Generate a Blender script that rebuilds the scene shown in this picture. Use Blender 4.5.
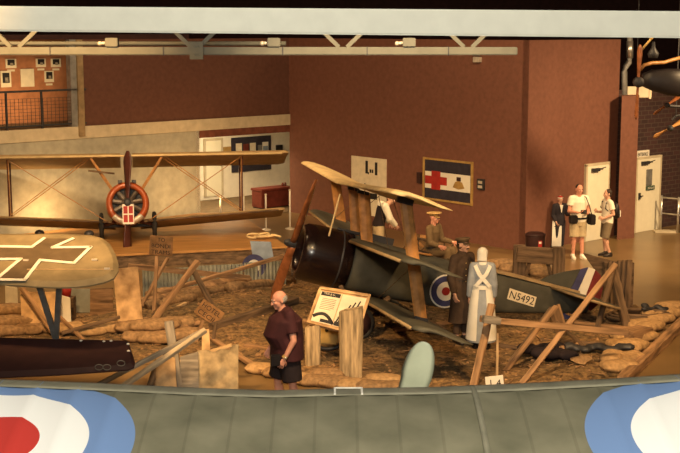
import bpy, bmesh, math, random
from mathutils import Vector as V, Matrix, noise

random.seed(7)
S = bpy.context.scene
COL = S.collection
for o in list(bpy.data.objects):
    bpy.data.objects.remove(o)

# ------------------------------------------------------------------ camera
FPX, PITCH, EYE = 1250.0, math.radians(9.0), 5.3
cd = bpy.data.cameras.new('camera'); cam = bpy.data.objects.new('camera', cd); COL.objects.link(cam)
cam.location = (0, 0, EYE); cam.rotation_euler = (math.pi/2 - PITCH, 0, 0)
cd.sensor_width = 36; cd.lens = FPX/680*36; cd.clip_start = 0.1; cd.clip_end = 200
S.camera = cam

# ------------------------------------------------------------------ world, lights, exposure
W = bpy.data.worlds.new('world'); S.world = W; W.use_nodes = True
W.node_tree.nodes['Background'].inputs[0].default_value = (1.0, 0.62, 0.38, 1)
W.node_tree.nodes['Background'].inputs[1].default_value = 0.16
S.view_settings.view_transform = 'Standard'; S.view_settings.look = 'None'
S.view_settings.gamma = 1; S.view_settings.exposure = 0.0

def light(name, kind, loc, target, power, color, size=1.0, size_y=None, spot=60, blend=0.6):
    d = bpy.data.lights.new(name, kind); d.energy = power; d.color = color
    if kind == 'AREA':
        d.shape = 'RECTANGLE' if size_y else 'DISK'; d.size = size
        if size_y: d.size_y = size_y
    elif kind == 'SPOT':
        d.spot_size = math.radians(spot); d.spot_blend = blend; d.shadow_soft_size = size
    else:
        d.shadow_soft_size = size
    o = bpy.data.objects.new(name, d); COL.objects.link(o); o.location = loc
    o.rotation_euler = (V(target) - V(loc)).to_track_quat('-Z', 'Y').to_euler()
    return o

DAY = (1.0, 0.95, 0.79)
TUNG = (1.0, 0.57, 0.22)
TUNG2 = (1.0, 0.66, 0.33)
light('daylight_balcony', 'AREA', (0.6, 0.5, 7.4), (0.3, 7.6, 3.4), 1500, DAY, 2.6)
light('flood_trench_far', 'SPOT', (-4.4, 12.7, 7.3), (-3.5, 21.8, 0.3), 4200, TUNG, 0.35, spot=60)
light('flood_trench_mid', 'SPOT', (0.6, 12.7, 7.3), (0.8, 20.3, 0.6), 3000, TUNG2, 0.35, spot=64)
light('flood_trench_side', 'SPOT', (5.8, 12.7, 7.3), (4.6, 20.4, 0.3), 2600, TUNG, 0.35, spot=64)
light('flood_walkway', 'SPOT', (-1.6, 12.5, 7.2), (-1.2, 17.5, 0.5), 450, TUNG2, 0.3, spot=50)
light('flood_platform', 'AREA', (-4.6, 22.5, 7.0), (-4.8, 31.0, 0.8), 620, TUNG2, 2.5, 1.0)
light('flood_wing_cross', 'SPOT', (-3.6, 10.5, 7.2), (-4.0, 16.2, 2.0), 330, TUNG, 0.3, spot=44)
light('platform_uplight', 'AREA', (-6.9, 30.2, 0.75), (-7.9, 31.6, 1.4), 34, TUNG, 1.0, 0.3)
light('platform_uplight_inner', 'AREA', (-3.6, 32.2, 0.75), (-4.6, 33.8, 1.5), 34, TUNG, 1.0, 0.3)
light('wash_wall', 'AREA', (3.4, 24.0, 7.0), (3.2, 31.5, 0.6), 360, TUNG2, 3.0, 1.0)
light('wash_doors', 'SPOT', (11.2, 25.5, 6.8), (6.6, 31.0, 0.4), 4600, TUNG2, 0.5, spot=84, blend=1.0)
light('wash_floor', 'SPOT', (6.2, 18.0, 7.0), (6.2, 23.0, 0.0), 1000, TUNG, 0.3, spot=70)
light('wash_beam', 'AREA', (-2.5, 8.0, 7.6), (-1.0, 12.0, 5.3), 130, DAY, 1.5, 0.6)

# ------------------------------------------------------------------ pixel helpers (photo 680 x 453)
def ray(x, y):
    c, s = math.cos(PITCH), math.sin(PITCH)
    return V((x-340, FPX*c + (226.5-y)*s, -FPX*s + (226.5-y)*c))
CP = V((0, 0, EYE))
def G(x, y, h=0.0):
    d = ray(x, y); return CP + d*((h-EYE)/d.z)
def AT(x, y, Y):
    d = ray(x, y); return CP + d*(Y/d.y)
def PL(x, y, P, n):
    d = ray(x, y); return CP + d*((V(P)-CP).dot(n)/d.dot(n))

# ------------------------------------------------------------------ materials
def mat(name, col, rough=0.7, metal=0.0, var=0.12, scale=6.0, bump=0.0, col2=None, stretch=(1, 1, 1), spec=0.35, coat=0.0):
    m = bpy.data.materials.new(name); m.use_nodes = True
    nt = m.node_tree; b = nt.nodes['Principled BSDF']
    b.inputs['Roughness'].default_value = rough; b.inputs['Metallic'].default_value = metal
    b.inputs['Specular IOR Level'].default_value = spec
    b.inputs['Coat Weight'].default_value = coat
    tc = nt.nodes.new('ShaderNodeTexCoord'); mp = nt.nodes.new('ShaderNodeMapping')
    mp.inputs['Scale'].default_value = stretch
    nz = nt.nodes.new('ShaderNodeTexNoise'); nz.inputs['Scale'].default_value = scale; nz.inputs['Detail'].default_value = 5
    nt.links.new(tc.outputs['Object'], mp.inputs[0]); nt.links.new(mp.outputs[0], nz.inputs['Vector'])
    rp = nt.nodes.new('ShaderNodeValToRGB')
    c1 = [max(0, c*(1-2*var)) for c in col]; c2 = [min(1, c*(1+2*var)) for c in (col2 or col)]
    rp.color_ramp.elements[0].position = 0.3; rp.color_ramp.elements[1].position = 0.7
    rp.color_ramp.elements[0].color = (*c1, 1); rp.color_ramp.elements[1].color = (*c2, 1)
    nt.links.new(nz.outputs['Fac'], rp.inputs[0]); nt.links.new(rp.outputs[0], b.inputs['Base Color'])
    if bump:
        bp = nt.nodes.new('ShaderNodeBump'); bp.inputs['Strength'].default_value = bump; bp.inputs['Distance'].default_value = 0.03
        nt.links.new(nz.outputs['Fac'], bp.inputs['Height']); nt.links.new(bp.outputs[0], b.inputs['Normal'])
    return m

M = {}
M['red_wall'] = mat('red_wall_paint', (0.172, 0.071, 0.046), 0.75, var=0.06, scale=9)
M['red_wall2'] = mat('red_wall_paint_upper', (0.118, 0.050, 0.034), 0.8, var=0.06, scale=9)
M['cream'] = mat('cream_band', (0.52, 0.45, 0.32), 0.8, var=0.06, scale=5)
M['grey_wall'] = mat('grey_wall_paint', (0.33, 0.32, 0.26), 0.8, var=0.07, scale=5)
M['white_wall'] = mat('white_wall_paint', (0.74, 0.70, 0.60), 0.7, var=0.03)
M['lintel'] = mat('lintel_red', (0.15, 0.05, 0.03), 0.8)
M['orange_wall'] = mat('gallery_orange', (0.36, 0.15, 0.07), 0.7, var=0.08)
M['floor'] = mat('floor_brown', (0.20, 0.128, 0.056), 0.28, var=0.08, scale=1.2, spec=0.5)
M['ceiling'] = mat('ceiling_dark', (0.12, 0.040, 0.038), 0.9)
M['dark'] = mat('dark_backwall', (0.035, 0.014, 0.013), 0.9)
M['carpet'] = mat('alcove_carpet', (0.16, 0.11, 0.06), 0.9)
M['beam'] = mat('beam_white', (0.80, 0.80, 0.70), 0.55, var=0.02)
M['truss'] = mat('truss_grey', (0.115, 0.118, 0.10), 0.6, var=0.05)
M['metal_grey'] = mat('metal_grey', (0.28, 0.28, 0.27), 0.45, 0.5)
M['chrome'] = mat('chrome', (0.62, 0.60, 0.56), 0.3, 0.85)
M['black'] = mat('black_satin', (0.014, 0.011, 0.012), 0.45)
M['black_gloss'] = mat('black_cowl_gloss', (0.012, 0.006, 0.006), 0.24, spec=0.5, coat=0.15)
M['iron'] = mat('dark_iron', (0.05, 0.05, 0.055), 0.5, 0.4)
M['green_fab'] = mat('olive_grey_fabric', (0.063, 0.063, 0.050), 0.7, var=0.12, scale=4)
M['olive_dark'] = mat('olive_dark_fabric', (0.075, 0.073, 0.055), 0.65, var=0.10, scale=4)
M['linen'] = mat('clear_doped_linen', (0.66, 0.50, 0.26), 0.6, var=0.08, scale=4)
M['linen_dim'] = mat('brown_doped_linen', (0.36, 0.25, 0.125), 0.65, var=0.08, scale=4)
M['deck_tan'] = mat('tan_decking', (0.26, 0.185, 0.10), 0.6)
M['strut'] = mat('varnished_strut', (0.42, 0.205, 0.068), 0.4, var=0.15, scale=8)
M['prop_red'] = mat('mahogany_propeller', (0.27, 0.095, 0.035), 0.25, var=0.2, scale=6, coat=0.4)
M['prop_dark'] = mat('dark_propeller', (0.075, 0.025, 0.018), 0.3, var=0.15)
M['prop_pale'] = mat('pale_green_propeller', (0.41, 0.43, 0.30), 0.5, var=0.06, scale=5)
M['orange_cowl'] = mat('orange_cowl', (0.36, 0.080, 0.022), 0.35, var=0.06, coat=0.3)
M['silver'] = mat('silver_metal', (0.62, 0.56, 0.46), 0.35, 0.3)
M['engine'] = mat('engine_metal', (0.20, 0.17, 0.14), 0.4, 0.7)
M['tyre'] = mat('tyre_rubber', (0.02, 0.019, 0.018), 0.8)
M['wood'] = mat('rough_timber', (0.29, 0.17, 0.085), 0.8, var=0.28, scale=5, bump=0.5, stretch=(0.35, 3, 3))
M['wood_dark'] = mat('dark_timber', (0.13, 0.083, 0.048), 0.85, var=0.3, scale=5, bump=0.5, stretch=(0.35, 3, 3))
M['wood_grey'] = mat('weathered_timber', (0.22, 0.19, 0.15), 0.85, var=0.25, scale=5, bump=0.5, stretch=(0.35, 3, 3))
M['wood_pale'] = mat('pale_timber', (0.46, 0.31, 0.16), 0.75, var=0.15, scale=5, bump=0.2, stretch=(0.35, 3, 3))
M['pole_grey'] = mat('pale_grey_pole', (0.36, 0.29, 0.20), 0.8, var=0.2, scale=5, bump=0.4, stretch=(0.35, 3, 3))
M['log_bark'] = mat('split_log', (0.36, 0.265, 0.15), 0.85, var=0.33, scale=6, bump=0.6, stretch=(3, 3, 0.35))
M['sign_wood'] = mat('sign_wood', (0.27, 0.145, 0.06), 0.8, var=0.2, scale=7)
M['ply'] = mat('stained_plywood', (0.46, 0.26, 0.11), 0.75, var=0.26, scale=3.5, col2=(0.52, 0.34, 0.17))
M['ply_pale'] = mat('pale_plywood', (0.36, 0.27, 0.15), 0.75, var=0.28, scale=5.0)
M['platform'] = mat('platform_boards', (0.42, 0.22, 0.075), 0.4, var=0.12, scale=2.5, stretch=(0.5, 4, 1))
M['dirt'] = mat('trench_dirt', (0.235, 0.15, 0.075), 0.95, var=0.32, scale=4.5, bump=0.9)
M['stone'] = mat('dirt_clods', (0.28, 0.165, 0.080), 0.95, var=0.3, scale=8)
M['sack'] = mat('sandbag_hessian', (0.40, 0.25, 0.115), 0.9, var=0.15, scale=14, bump=0.3)
M['sack_dk'] = mat('sandbag_hessian_brown', (0.27, 0.165, 0.08), 0.9, var=0.2, scale=14, bump=0.3)
M['corr'] = mat('corrugated_iron', (0.32, 0.33, 0.28), 0.6, 0.15, var=0.12, scale=4)
M['white'] = mat('white_card', (0.78, 0.74, 0.64), 0.7, var=0.02)
M['paper'] = mat('warm_paper', (0.70, 0.62, 0.46), 0.7, var=0.05)
M['ink'] = mat('black_ink', (0.015, 0.013, 0.014), 0.6)
M['navy'] = mat('navy_flag', (0.030, 0.026, 0.040), 0.8)
M['red'] = mat('red_paint', (0.36, 0.025, 0.020), 0.6)
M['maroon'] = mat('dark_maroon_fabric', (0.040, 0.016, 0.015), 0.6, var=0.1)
M['chest'] = mat('dark_red_chest', (0.14, 0.030, 0.020), 0.45)
M['blue'] = mat('roundel_blue', (0.055, 0.055, 0.14), 0.6)
M['bluegrey'] = mat('blue_grey_fabric', (0.24, 0.29, 0.36), 0.7, var=0.1)
M['gold'] = mat('gold_frame', (0.40, 0.25, 0.08), 0.5)
M['yellow'] = mat('yellow_brass', (0.60, 0.40, 0.13), 0.45)
M['door'] = mat('door_white', (0.78, 0.74, 0.58), 0.55, var=0.02)
M['sign_green'] = mat('sign_green', (0.05, 0.09, 0.06), 0.5)
M['skin'] = mat('skin', (0.58, 0.33, 0.23), 0.55, var=0.05, scale=20)
M['skin_pink'] = mat('skin_pink', (0.60, 0.28, 0.19), 0.55, var=0.05, scale=20)
M['hair_grey'] = mat('hair_grey', (0.30, 0.27, 0.24), 0.8, var=0.2, scale=60)
M['hair_dark'] = mat('hair_dark', (0.035, 0.022, 0.016), 0.7, var=0.2, scale=60)
M['maroon_shirt'] = mat('maroon_shirt', (0.045, 0.010, 0.012), 0.85, var=0.1)
M['black_cloth'] = mat('black_cloth', (0.018, 0.011, 0.013), 0.9)
M['khaki_dk'] = mat('brown_greatcoat', (0.060, 0.037, 0.024), 0.9, var=0.12, scale=10)
M['khaki'] = mat('khaki_tunic', (0.15, 0.10, 0.05), 0.9, var=0.1, scale=10)
M['capkhaki'] = mat('cap_khaki', (0.13, 0.085, 0.045), 0.9)
M['captan'] = mat('cap_tan', (0.50, 0.33, 0.13), 0.8)
M['nurse_blue'] = mat('nurse_dress_blue', (0.30, 0.33, 0.37), 0.85, var=0.08)
M['apron'] = mat('apron_white', (0.78, 0.76, 0.68), 0.85, var=0.03)
M['tee'] = mat('white_tee', (0.76, 0.70, 0.56), 0.85, var=0.03)
M['shorts'] = mat('beige_shorts', (0.45, 0.36, 0.22), 0.85)
M['shorts_olive'] = mat('olive_shorts', (0.17, 0.13, 0.08), 0.85)
M['shoe_white'] = mat('white_shoe', (0.72, 0.68, 0.60), 0.6)
M['shoe_dark'] = mat('dark_shoe', (0.025, 0.018, 0.014), 0.4)
M['suit'] = mat('dark_suit', (0.022, 0.018, 0.024), 0.8)

def nodes_principled(name, rough=0.6):
    m = bpy.data.materials.new(name); m.use_nodes = True
    b = m.node_tree.nodes['Principled BSDF']; b.inputs['Roughness'].default_value = rough
    return m, m.node_tree, b

def brick_mat():
    m, nt, b = nodes_principled('dark_brick', 0.85)
    tc = nt.nodes.new('ShaderNodeTexCoord'); mp = nt.nodes.new('ShaderNodeMapping')
    mp.inputs['Rotation'].default_value = (math.pi/2, 0, 0)
    bt = nt.nodes.new('ShaderNodeTexBrick'); bt.inputs['Scale'].default_value = 2.2
    bt.inputs['Color1'].default_value = (0.055, 0.022, 0.021, 1); bt.inputs['Color2'].default_value = (0.035, 0.016, 0.016, 1)
    bt.inputs['Mortar'].default_value = (0.075, 0.05, 0.042, 1)
    nt.links.new(tc.outputs['Object'], mp.inputs[0]); nt.links.new(mp.outputs[0], bt.inputs['Vector'])
    nt.links.new(bt.outputs['Color'], b.inputs['Base Color'])
    return m
def dirt_mat():
    m, nt, b = nodes_principled('trench_dirt', 0.95)
    tc = nt.nodes.new('ShaderNodeTexCoord'); L = nt.links.new
    def nz(scale, det, rough):
        n = nt.nodes.new('ShaderNodeTexNoise'); n.inputs['Scale'].default_value = scale; n.inputs['Detail'].default_value = det; n.inputs['Roughness'].default_value = rough
        L(tc.outputs['Object'], n.inputs['Vector']); return n.outputs['Fac']
    big, fine = nz(1.3, 4, .55), nz(11, 8, .72)
    r1 = nt.nodes.new('ShaderNodeValToRGB'); r1.color_ramp.elements[0].position = .36; r1.color_ramp.elements[1].position = .64
    r1.color_ramp.elements[0].color = (0.060, 0.037, 0.018, 1); r1.color_ramp.elements[1].color = (0.40, 0.255, 0.11, 1)
    e = r1.color_ramp.elements.new(.50); e.color = (0.215, 0.135, 0.060, 1)
    r2 = nt.nodes.new('ShaderNodeValToRGB'); r2.color_ramp.elements[0].position = .35; r2.color_ramp.elements[1].position = .65
    r2.color_ramp.elements[0].color = (0.55, 0.57, 0.55, 1); r2.color_ramp.elements[1].color = (1.15, 1.05, .95, 1)
    mx = nt.nodes.new('ShaderNodeMixRGB'); mx.blend_type = 'MULTIPLY'; mx.inputs[0].default_value = 1
    L(fine, r1.inputs[0]); L(big, r2.inputs[0]); L(r1.outputs[0], mx.inputs[1]); L(r2.outputs[0], mx.inputs[2]); L(mx.outputs[0], b.inputs['Base Color'])
    bp = nt.nodes.new('ShaderNodeBump'); bp.inputs['Strength'].default_value = .9; bp.inputs['Distance'].default_value = .05; L(fine, bp.inputs['Height']); L(bp.outputs[0], b.inputs['Normal'])
    return m
M['dirt'] = dirt_mat()
M['brick'] = brick_mat()

# ------------------------------------------------------------------ object helpers
def wmat(o):
    m = o.matrix_basis.copy()
    return wmat(o.parent) @ m if o.parent else m
def link(name, me, mats, parent=None, smooth=False):
    o = bpy.data.objects.new(name, me); COL.objects.link(o)
    for m in (mats if isinstance(mats, (list, tuple)) else [mats]): me.materials.append(m)
    if smooth:
        for p in me.polygons: p.use_smooth = True
    if parent: o.parent = parent
    return o
def tag(o, label, cat, group=None, kind=None):
    o['label'] = label; o['category'] = cat
    if group: o['group'] = group
    if kind: o['kind'] = kind
    return o
def thing(name, label, cat, loc=(0, 0, 0), group=None):
    o = bpy.data.objects.new(name, None); COL.objects.link(o); o.location = loc; o.empty_display_size = 0.1
    return tag(o, label, cat, group)

class MB:
    """collects shapes (given in a local frame xf) into one mesh"""
    def __init__(s, xf=None): s.b = bmesh.new(); s.xf = xf or Matrix(); s.mi = 0
    def v(s, p): return s.b.verts.new(s.xf @ V(p))
    def f(s, vs):
        try:
            f = s.b.faces.new(vs); f.material_index = s.mi; return f
        except ValueError: return None
    def loft(s, rings, caps=True, closed=False):
        vr = [[s.v(p) for p in r] for r in rings]
        n = len(vr[0]); k = len(vr)
        for i in range(k if closed else k-1):
            a, c = vr[i], vr[(i+1) % k]
            for j in range(n): s.f([a[j], a[(j+1) % n], c[(j+1) % n], c[j]])
        if caps and not closed: s.f(vr[0][::-1]); s.f(vr[-1])
        return s
    def box(s, c, d, rz=0, rot=None):
        R = rot or Matrix.Rotation(rz, 3, 'Z'); c = V(c)
        q = [(-1, -1), (1, -1), (1, 1), (-1, 1)]
        s.loft([[c + R @ V((x*d[0]/2, y*d[1]/2, z*d[2]/2)) for x, y in q] for z in (-1, 1)]); return s
    def bar(s, p, q, w, t, up=(0, 0, 1), w2=None, t2=None):
        p, q = V(p), V(q); d = (q-p).normalized(); u = V(up)
        if abs(d.dot(u)) > 0.97: u = V((0, 1, 0))
        a = d.cross(u).normalized(); b = a.cross(d).normalized()
        r = []
        for P, ww, tt in ((p, w, t), (q, w2 or w, t2 or t)):
            r.append([P + a*(x*ww/2) + b*(y*tt/2) for x, y in ((-1, -1), (1, -1), (1, 1), (-1, 1))])
        s.loft(r); return s
    def tube(s, pts, r, n=8, closed=False, caps=True):
        pts = [V(p) for p in pts]; k = len(pts); rings = []
        rr = r if isinstance(r, (list, tuple)) else [r]*k
        for i, p in enumerate(pts):
            a = pts[(i-1) % k] if (i > 0 or closed) else p; c = pts[(i+1) % k] if (i < k-1 or closed) else p
            d = (c-a).normalized(); u = V((0, 0, 1)) if abs(d.z) < 0.95 else V((0, 1, 0))
            e = d.cross(u).normalized(); g = e.cross(d)
            rings.append([p + (e*math.cos(t) + g*math.sin(t))*rr[i] for t in [2*math.pi*j/n for j in range(n)]])
        s.loft(rings, caps, closed); return s
    def lathe(s, prof, n=24, o=(0, 0, 0), ax='z', caps=True):
        o = V(o); rings = []
        for r, h in prof:
            ring = []
            for j in range(n):
                t = 2*math.pi*j/n; a, c = r*math.cos(t), r*math.sin(t)
                ring.append(o + V({'z': (a, c, h), 'x': (h, a, c), 'y': (c, h, a)}[ax]))
            rings.append(ring)
        s.loft(rings, caps); return s
    def ell(s, c, r, nu=12, nv=8, R=None):
        c = V(c); R = R or Matrix.Identity(3)
        top = s.v(c + R @ V((0, 0, r[2]))); bot = s.v(c + R @ V((0, 0, -r[2]))); rows = []
        for i in range(1, nv):
            a = math.pi*i/nv
            rows.append([s.v(c + R @ V((r[0]*math.sin(a)*math.cos(2*math.pi*j/nu), r[1]*math.sin(a)*math.sin(2*math.pi*j/nu), r[2]*math.cos(a)))) for j in range(nu)])
        for j in range(nu):
            k = (j+1) % nu
            s.f([top, rows[0][j], rows[0][k]]); s.f([bot, rows[-1][k], rows[-1][j]])
            for i in range(len(rows)-1): s.f([rows[i][j], rows[i+1][j], rows[i+1][k], rows[i][k]])
        return s
    def cone(s, p, q, r0, r1, n=10, round=True):
        p, q = V(p), V(q); d = (q-p).normalized(); u = V((0, 0, 1)) if abs(d.z) < 0.9 else V((0, 1, 0))
        e = d.cross(u).normalized(); g = e.cross(d)
        s.loft([[P + (e*math.cos(t) + g*math.sin(t))*r for t in [2*math.pi*j/n for j in range(n)]] for P, r in ((p, r0), (q, r1))])
        if round: s.ell(p, (r0,)*3, n, 6); s.ell(q, (r1,)*3, n, 6)
        return s
    def prism(s, pts, off):
        off = V(off); s.loft([[V(p) for p in pts], [V(p)+off for p in pts]]); return s
    def build(s, name, m, parent=None, smooth=False, remesh=0, sm_it=4, bevel=0):
        bm = s.b
        bmesh.ops.recalc_face_normals(bm, faces=bm.faces)
        if bevel:
            bmesh.ops.bevel(bm, geom=list(bm.edges), offset=bevel, segments=2, affect='EDGES', clamp_overlap=True)
        if parent is not None:
            bm.transform(wmat(parent).inverted())
        me = bpy.data.meshes.new(name); bm.to_mesh(me); bm.free()
        if remesh:
            o = bpy.data.objects.new('tmp', me); COL.objects.link(o)
            r = o.modifiers.new('r', 'REMESH'); r.mode = 'VOXEL'; r.voxel_size = remesh
            if sm_it:
                k = o.modifiers.new('s', 'SMOOTH'); k.iterations = sm_it; k.factor = 0.5
            dg = bpy.context.evaluated_depsgraph_get()
            me2 = bpy.data.meshes.new_from_object(o.evaluated_get(dg)); bpy.data.objects.remove(o); me = me2; me.name = name
            me.materials.clear()
        return link(name, me, m, parent, smooth or bool(remesh))

def structure(name, mb, m, **k):
    o = mb.build(name, m, **k); o['kind'] = 'structure'; return o

def text(name, s, center, right, up, height, m, parent=None, width=None, depth=0.004):
    cu = bpy.data.curves.new(name, 'FONT'); cu.body = s; cu.align_x = 'CENTER'; cu.align_y = 'CENTER'; cu.size = 1; cu.extrude = 0
    o = bpy.data.objects.new(name, cu); COL.objects.link(o)
    dg = bpy.context.evaluated_depsgraph_get(); me = bpy.data.meshes.new_from_object(o.evaluated_get(dg)); bpy.data.objects.remove(o)
    xs = [v.co.x for v in me.vertices]; ys = [v.co.y for v in me.vertices]
    cx, cy = (max(xs)+min(xs))/2, (max(ys)+min(ys))/2; sy = height/(max(ys)-min(ys)); sx = (width/(max(xs)-min(xs))) if width else sy
    r, u = V(right).normalized(), V(up).normalized(); n = r.cross(u)
    inv = wmat(parent).inverted() if parent else Matrix()
    for v in me.vertices:
        v.co = inv @ (V(center) + r*((v.co.x-cx)*sx) + u*((v.co.y-cy)*sy) + n*depth)
    me.materials.clear()
    return link(name, me, m, parent)

def board(name, label, cat, p, q, w, t, m, group=None, roll=0.0, bev=0.006, parent=None, ragged=False):
    """a plank or pole from p to q with its own grain axis"""
    p, q = V(p), V(q); L = (q-p).length; d = (q-p).normalized(); u = V((0, 0, 1)) if abs(d.z) < 0.97 else V((0, -1, 0))
    y = u.cross(d).normalized(); z = d.cross(y)
    R = Matrix((d, y, z)).transposed() @ Matrix.Rotation(roll, 3, 'X')
    mb = MB(); n = max(2, int(L/0.25)); rings = []
    rnd = random.Random(hash((round(p.x, 2), round(q.z, 2))) & 0xffff)
    for i in range(n+1):
        x = L*i/n; k = 1 + (rnd.random()-0.5)*0.10; dy = (rnd.random()-0.5)*0.012
        if ragged and i in (0, n): k *= 0.75
        rings.append([(x, dy + a*w/2*k, b*t/2*k) for a, b in ((-1, -1), (1, -1), (1, 1), (-1, 1))])
    mb.loft(rings)
    o = mb.build(name, m, bevel=min(bev, t*0.2))
    o.matrix_world = Matrix.Translation(p) @ R.to_4x4()
    if parent:
        o.parent = parent; o.matrix_basis = wmat(parent).inverted() @ (Matrix.Translation(p) @ R.to_4x4())
    else: tag(o, label, cat, group)
    return o

# ================================================================== SETTING
B0 = G(525, 252); A0 = G(290, 212)
dR = (B0-A0); dR.z = 0; dR.normalize()                 # flag wall runs from the far corner to the near corner
dL = V((-dR.y, dR.x, 0)) * -1                           # gallery wall leaves the far corner at a right angle
if dL.x > 0: dL = -dL
nL = V((-dL.y, dL.x, 0)); nR = V((-dR.y, dR.x, 0))
if nL.y > 0: nL = -nL
if nR.y > 0: nR = -nR                                   # normals face the camera
WT = 5.03
def wall(name, P, d, u0, u1, z0, z1, m, n, t=0.2, off=0.0):
    mb = MB(); P = V((P.x, P.y, 0)) - n*off
    a, b = P + d*u0, P + d*u1
    mb.prism([a+V((0, 0, z0)), b+V((0, 0, z0)), b+V((0, 0, z1)), a+V((0, 0, z1))], -n*t)
    return structure(name, mb, m)
def WLp(x, y): return PL(x, y, A0, nL)
def WRp(x, y): return PL(x, y, A0, nR)
def uL(x, y): p = WLp(x, y); return (p-A0).dot(dL), p.z

mb = MB(); mb.box((0, 22, -0.05), (60, 60, 0.1)); structure('floor', mb, M['floor'])
mb = MB(); mb.box((0, 24, 7.6), (60, 64, 0.1)); structure('ceiling', mb, M['ceiling'])
mb = MB(); mb.box((0, 52, 3.7), (60, 0.2, 7.6)); structure('wall_back', mb, M['dark'])

LR = (B0-A0).length
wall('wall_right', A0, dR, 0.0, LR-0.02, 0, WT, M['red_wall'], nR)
# gallery wall pieces, measured along the wall from the far corner
u200 = uL(200, 180)[0]; u82 = uL(82, 100)[0]; u70 = uL(70, 100)[0]
zbt = 0.5*(uL(286, 116)[1] + uL(85, 124)[1]); zbb = 0.5*(uL(286, 125)[1] + uL(100, 137)[1]); zl = uL(286, 132)[1]
UEND = 14.0
wall('wall_left', A0, dL, u200, UEND, 0, zbb, M['grey_wall'], nL)
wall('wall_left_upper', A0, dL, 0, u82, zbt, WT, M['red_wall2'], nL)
wall('trim_1', A0, dL, 0, UEND, zbb, zbt, M['cream'], nL, 0.24, -0.04)
wall('trim_2', A0, dL, 0, u200, zl, zbb, M['lintel'], nL, 0.24, -0.02)
# alcove behind the opening
AD = 3.6
for nm, uu in (('wall_alcove_side', u200), ('wall_alcove_corner', -4.2)):
    mb = MB(); a = V((A0.x, A0.y, 0)) + dL*uu
    mb.prism([a, a-nL*AD, a-nL*AD+V((0, 0, zbb)), a+V((0, 0, zbb))], dL*(0.12 if uu else -0.12)); structure(nm, mb, M['white_wall'])
wall('wall_alcove_back', A0, dL, -4.2, u200+0.1, 0, zbb, M['white_wall'], nL, 0.15, AD)
mb = MB(); a = V((A0.x, A0.y, 0.01))-dL*4.2+nR*0; b = a+dL*(u200+4.2)
mb.prism([a, b, b-nL*AD, a-nL*AD], (0, 0, 0.012)); structure('floor_alcove', mb, M['carpet'])
mb = MB(); a = V((A0.x, A0.y, zbb))-dL*4.2; b = a+dL*(u200+4.2)
mb.prism([a, b, b-nL*AD, a-nL*AD], (0, 0, 0.1)); structure('ceiling_alcove', mb, M['white_wall'])
cc = V((A0.x, A0.y, 0)) + dL*(u200*0.4) - nL*1.4
light('alcove_lamp', 'AREA', cc+V((0, 0, zbb-0.05)), cc-nL*1.0, 190, (1, 0.74, 0.42), 1.2, 0.8)
# upper gallery recess
ue = UEND
wall('wall_gallery_back', A0, dL, u82-3.2, ue, zbt-0.2, WT, M['orange_wall'], nL, 0.15, 2.2)
mb = MB(); a = V((A0.x, A0.y, zbt-0.15)) + dL*(u82-3.2) - nL*0.2; b = a+dL*(ue-u82+3.2)
mb.prism([a, b, b-nL*2.2, a-nL*2.2], (0, 0, 0.12)); structure('floor_gallery', mb, M['carpet'])
mb = MB(); a = V((A0.x, A0.y, WT)) + dL*(u82-3.3); b = a+dL*(ue-u82+3.3)
mb.prism([a, b, b-nL*2.4, a-nL*2.4], (0, 0, 0.12)); structure('ceiling_gallery', mb, M['dark'])
mb = MB(); a = V((A0.x, A0.y, zbt)) + dL*(u82-3.2) - nL*0.25
mb.prism([a, a-nL*1.95, a-nL*1.95+V((0, 0, WT-zbt)), a+V((0, 0, WT-zbt))], -dL*0.1); structure('wall_gallery_side', mb, M['orange_wall'])
cc = V((A0.x, A0.y, 0)) + dL*(u82+1.0) - nL*0.9
light('gallery_lamp', 'AREA', cc+V((0, 0, zbt+0.12)), cc+V((0, 0, zbt+1.3))-nL*1.5, 30, (1, 0.66, 0.30), 1.5, 0.3)
# gallery pillar
for nm, x0, x1, m_, o_ in (('trim_3', 70, 76, 'metal_grey', -0.05), ('trim_4', 76.3, 82, 'deck_tan', -0.10)):
    a, b = uL(x0, 90)[0], uL(x1, 90)[0]
    wall(nm, A0, dL, b, a, zbt-0.25 if nm == 'trim_4' else zbt, WT, M[m_], nL, 0.2, o_)

# near side: wall with the first white door, at right angles to the flag wall
dD = -dL; nD = nL
Bp = V((B0.x, B0.y, 0))
def WDp(x, y): return PL(x, y, Bp, nD)
def uD(x, y): p = WDp(x, y); return (p-Bp).dot(dD), p.z
u615 = uD(617, 150)[0]
wall('wall_door_side', Bp, dD, 0, u615, 0, WT, M['red_wall'], nD)

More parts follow.
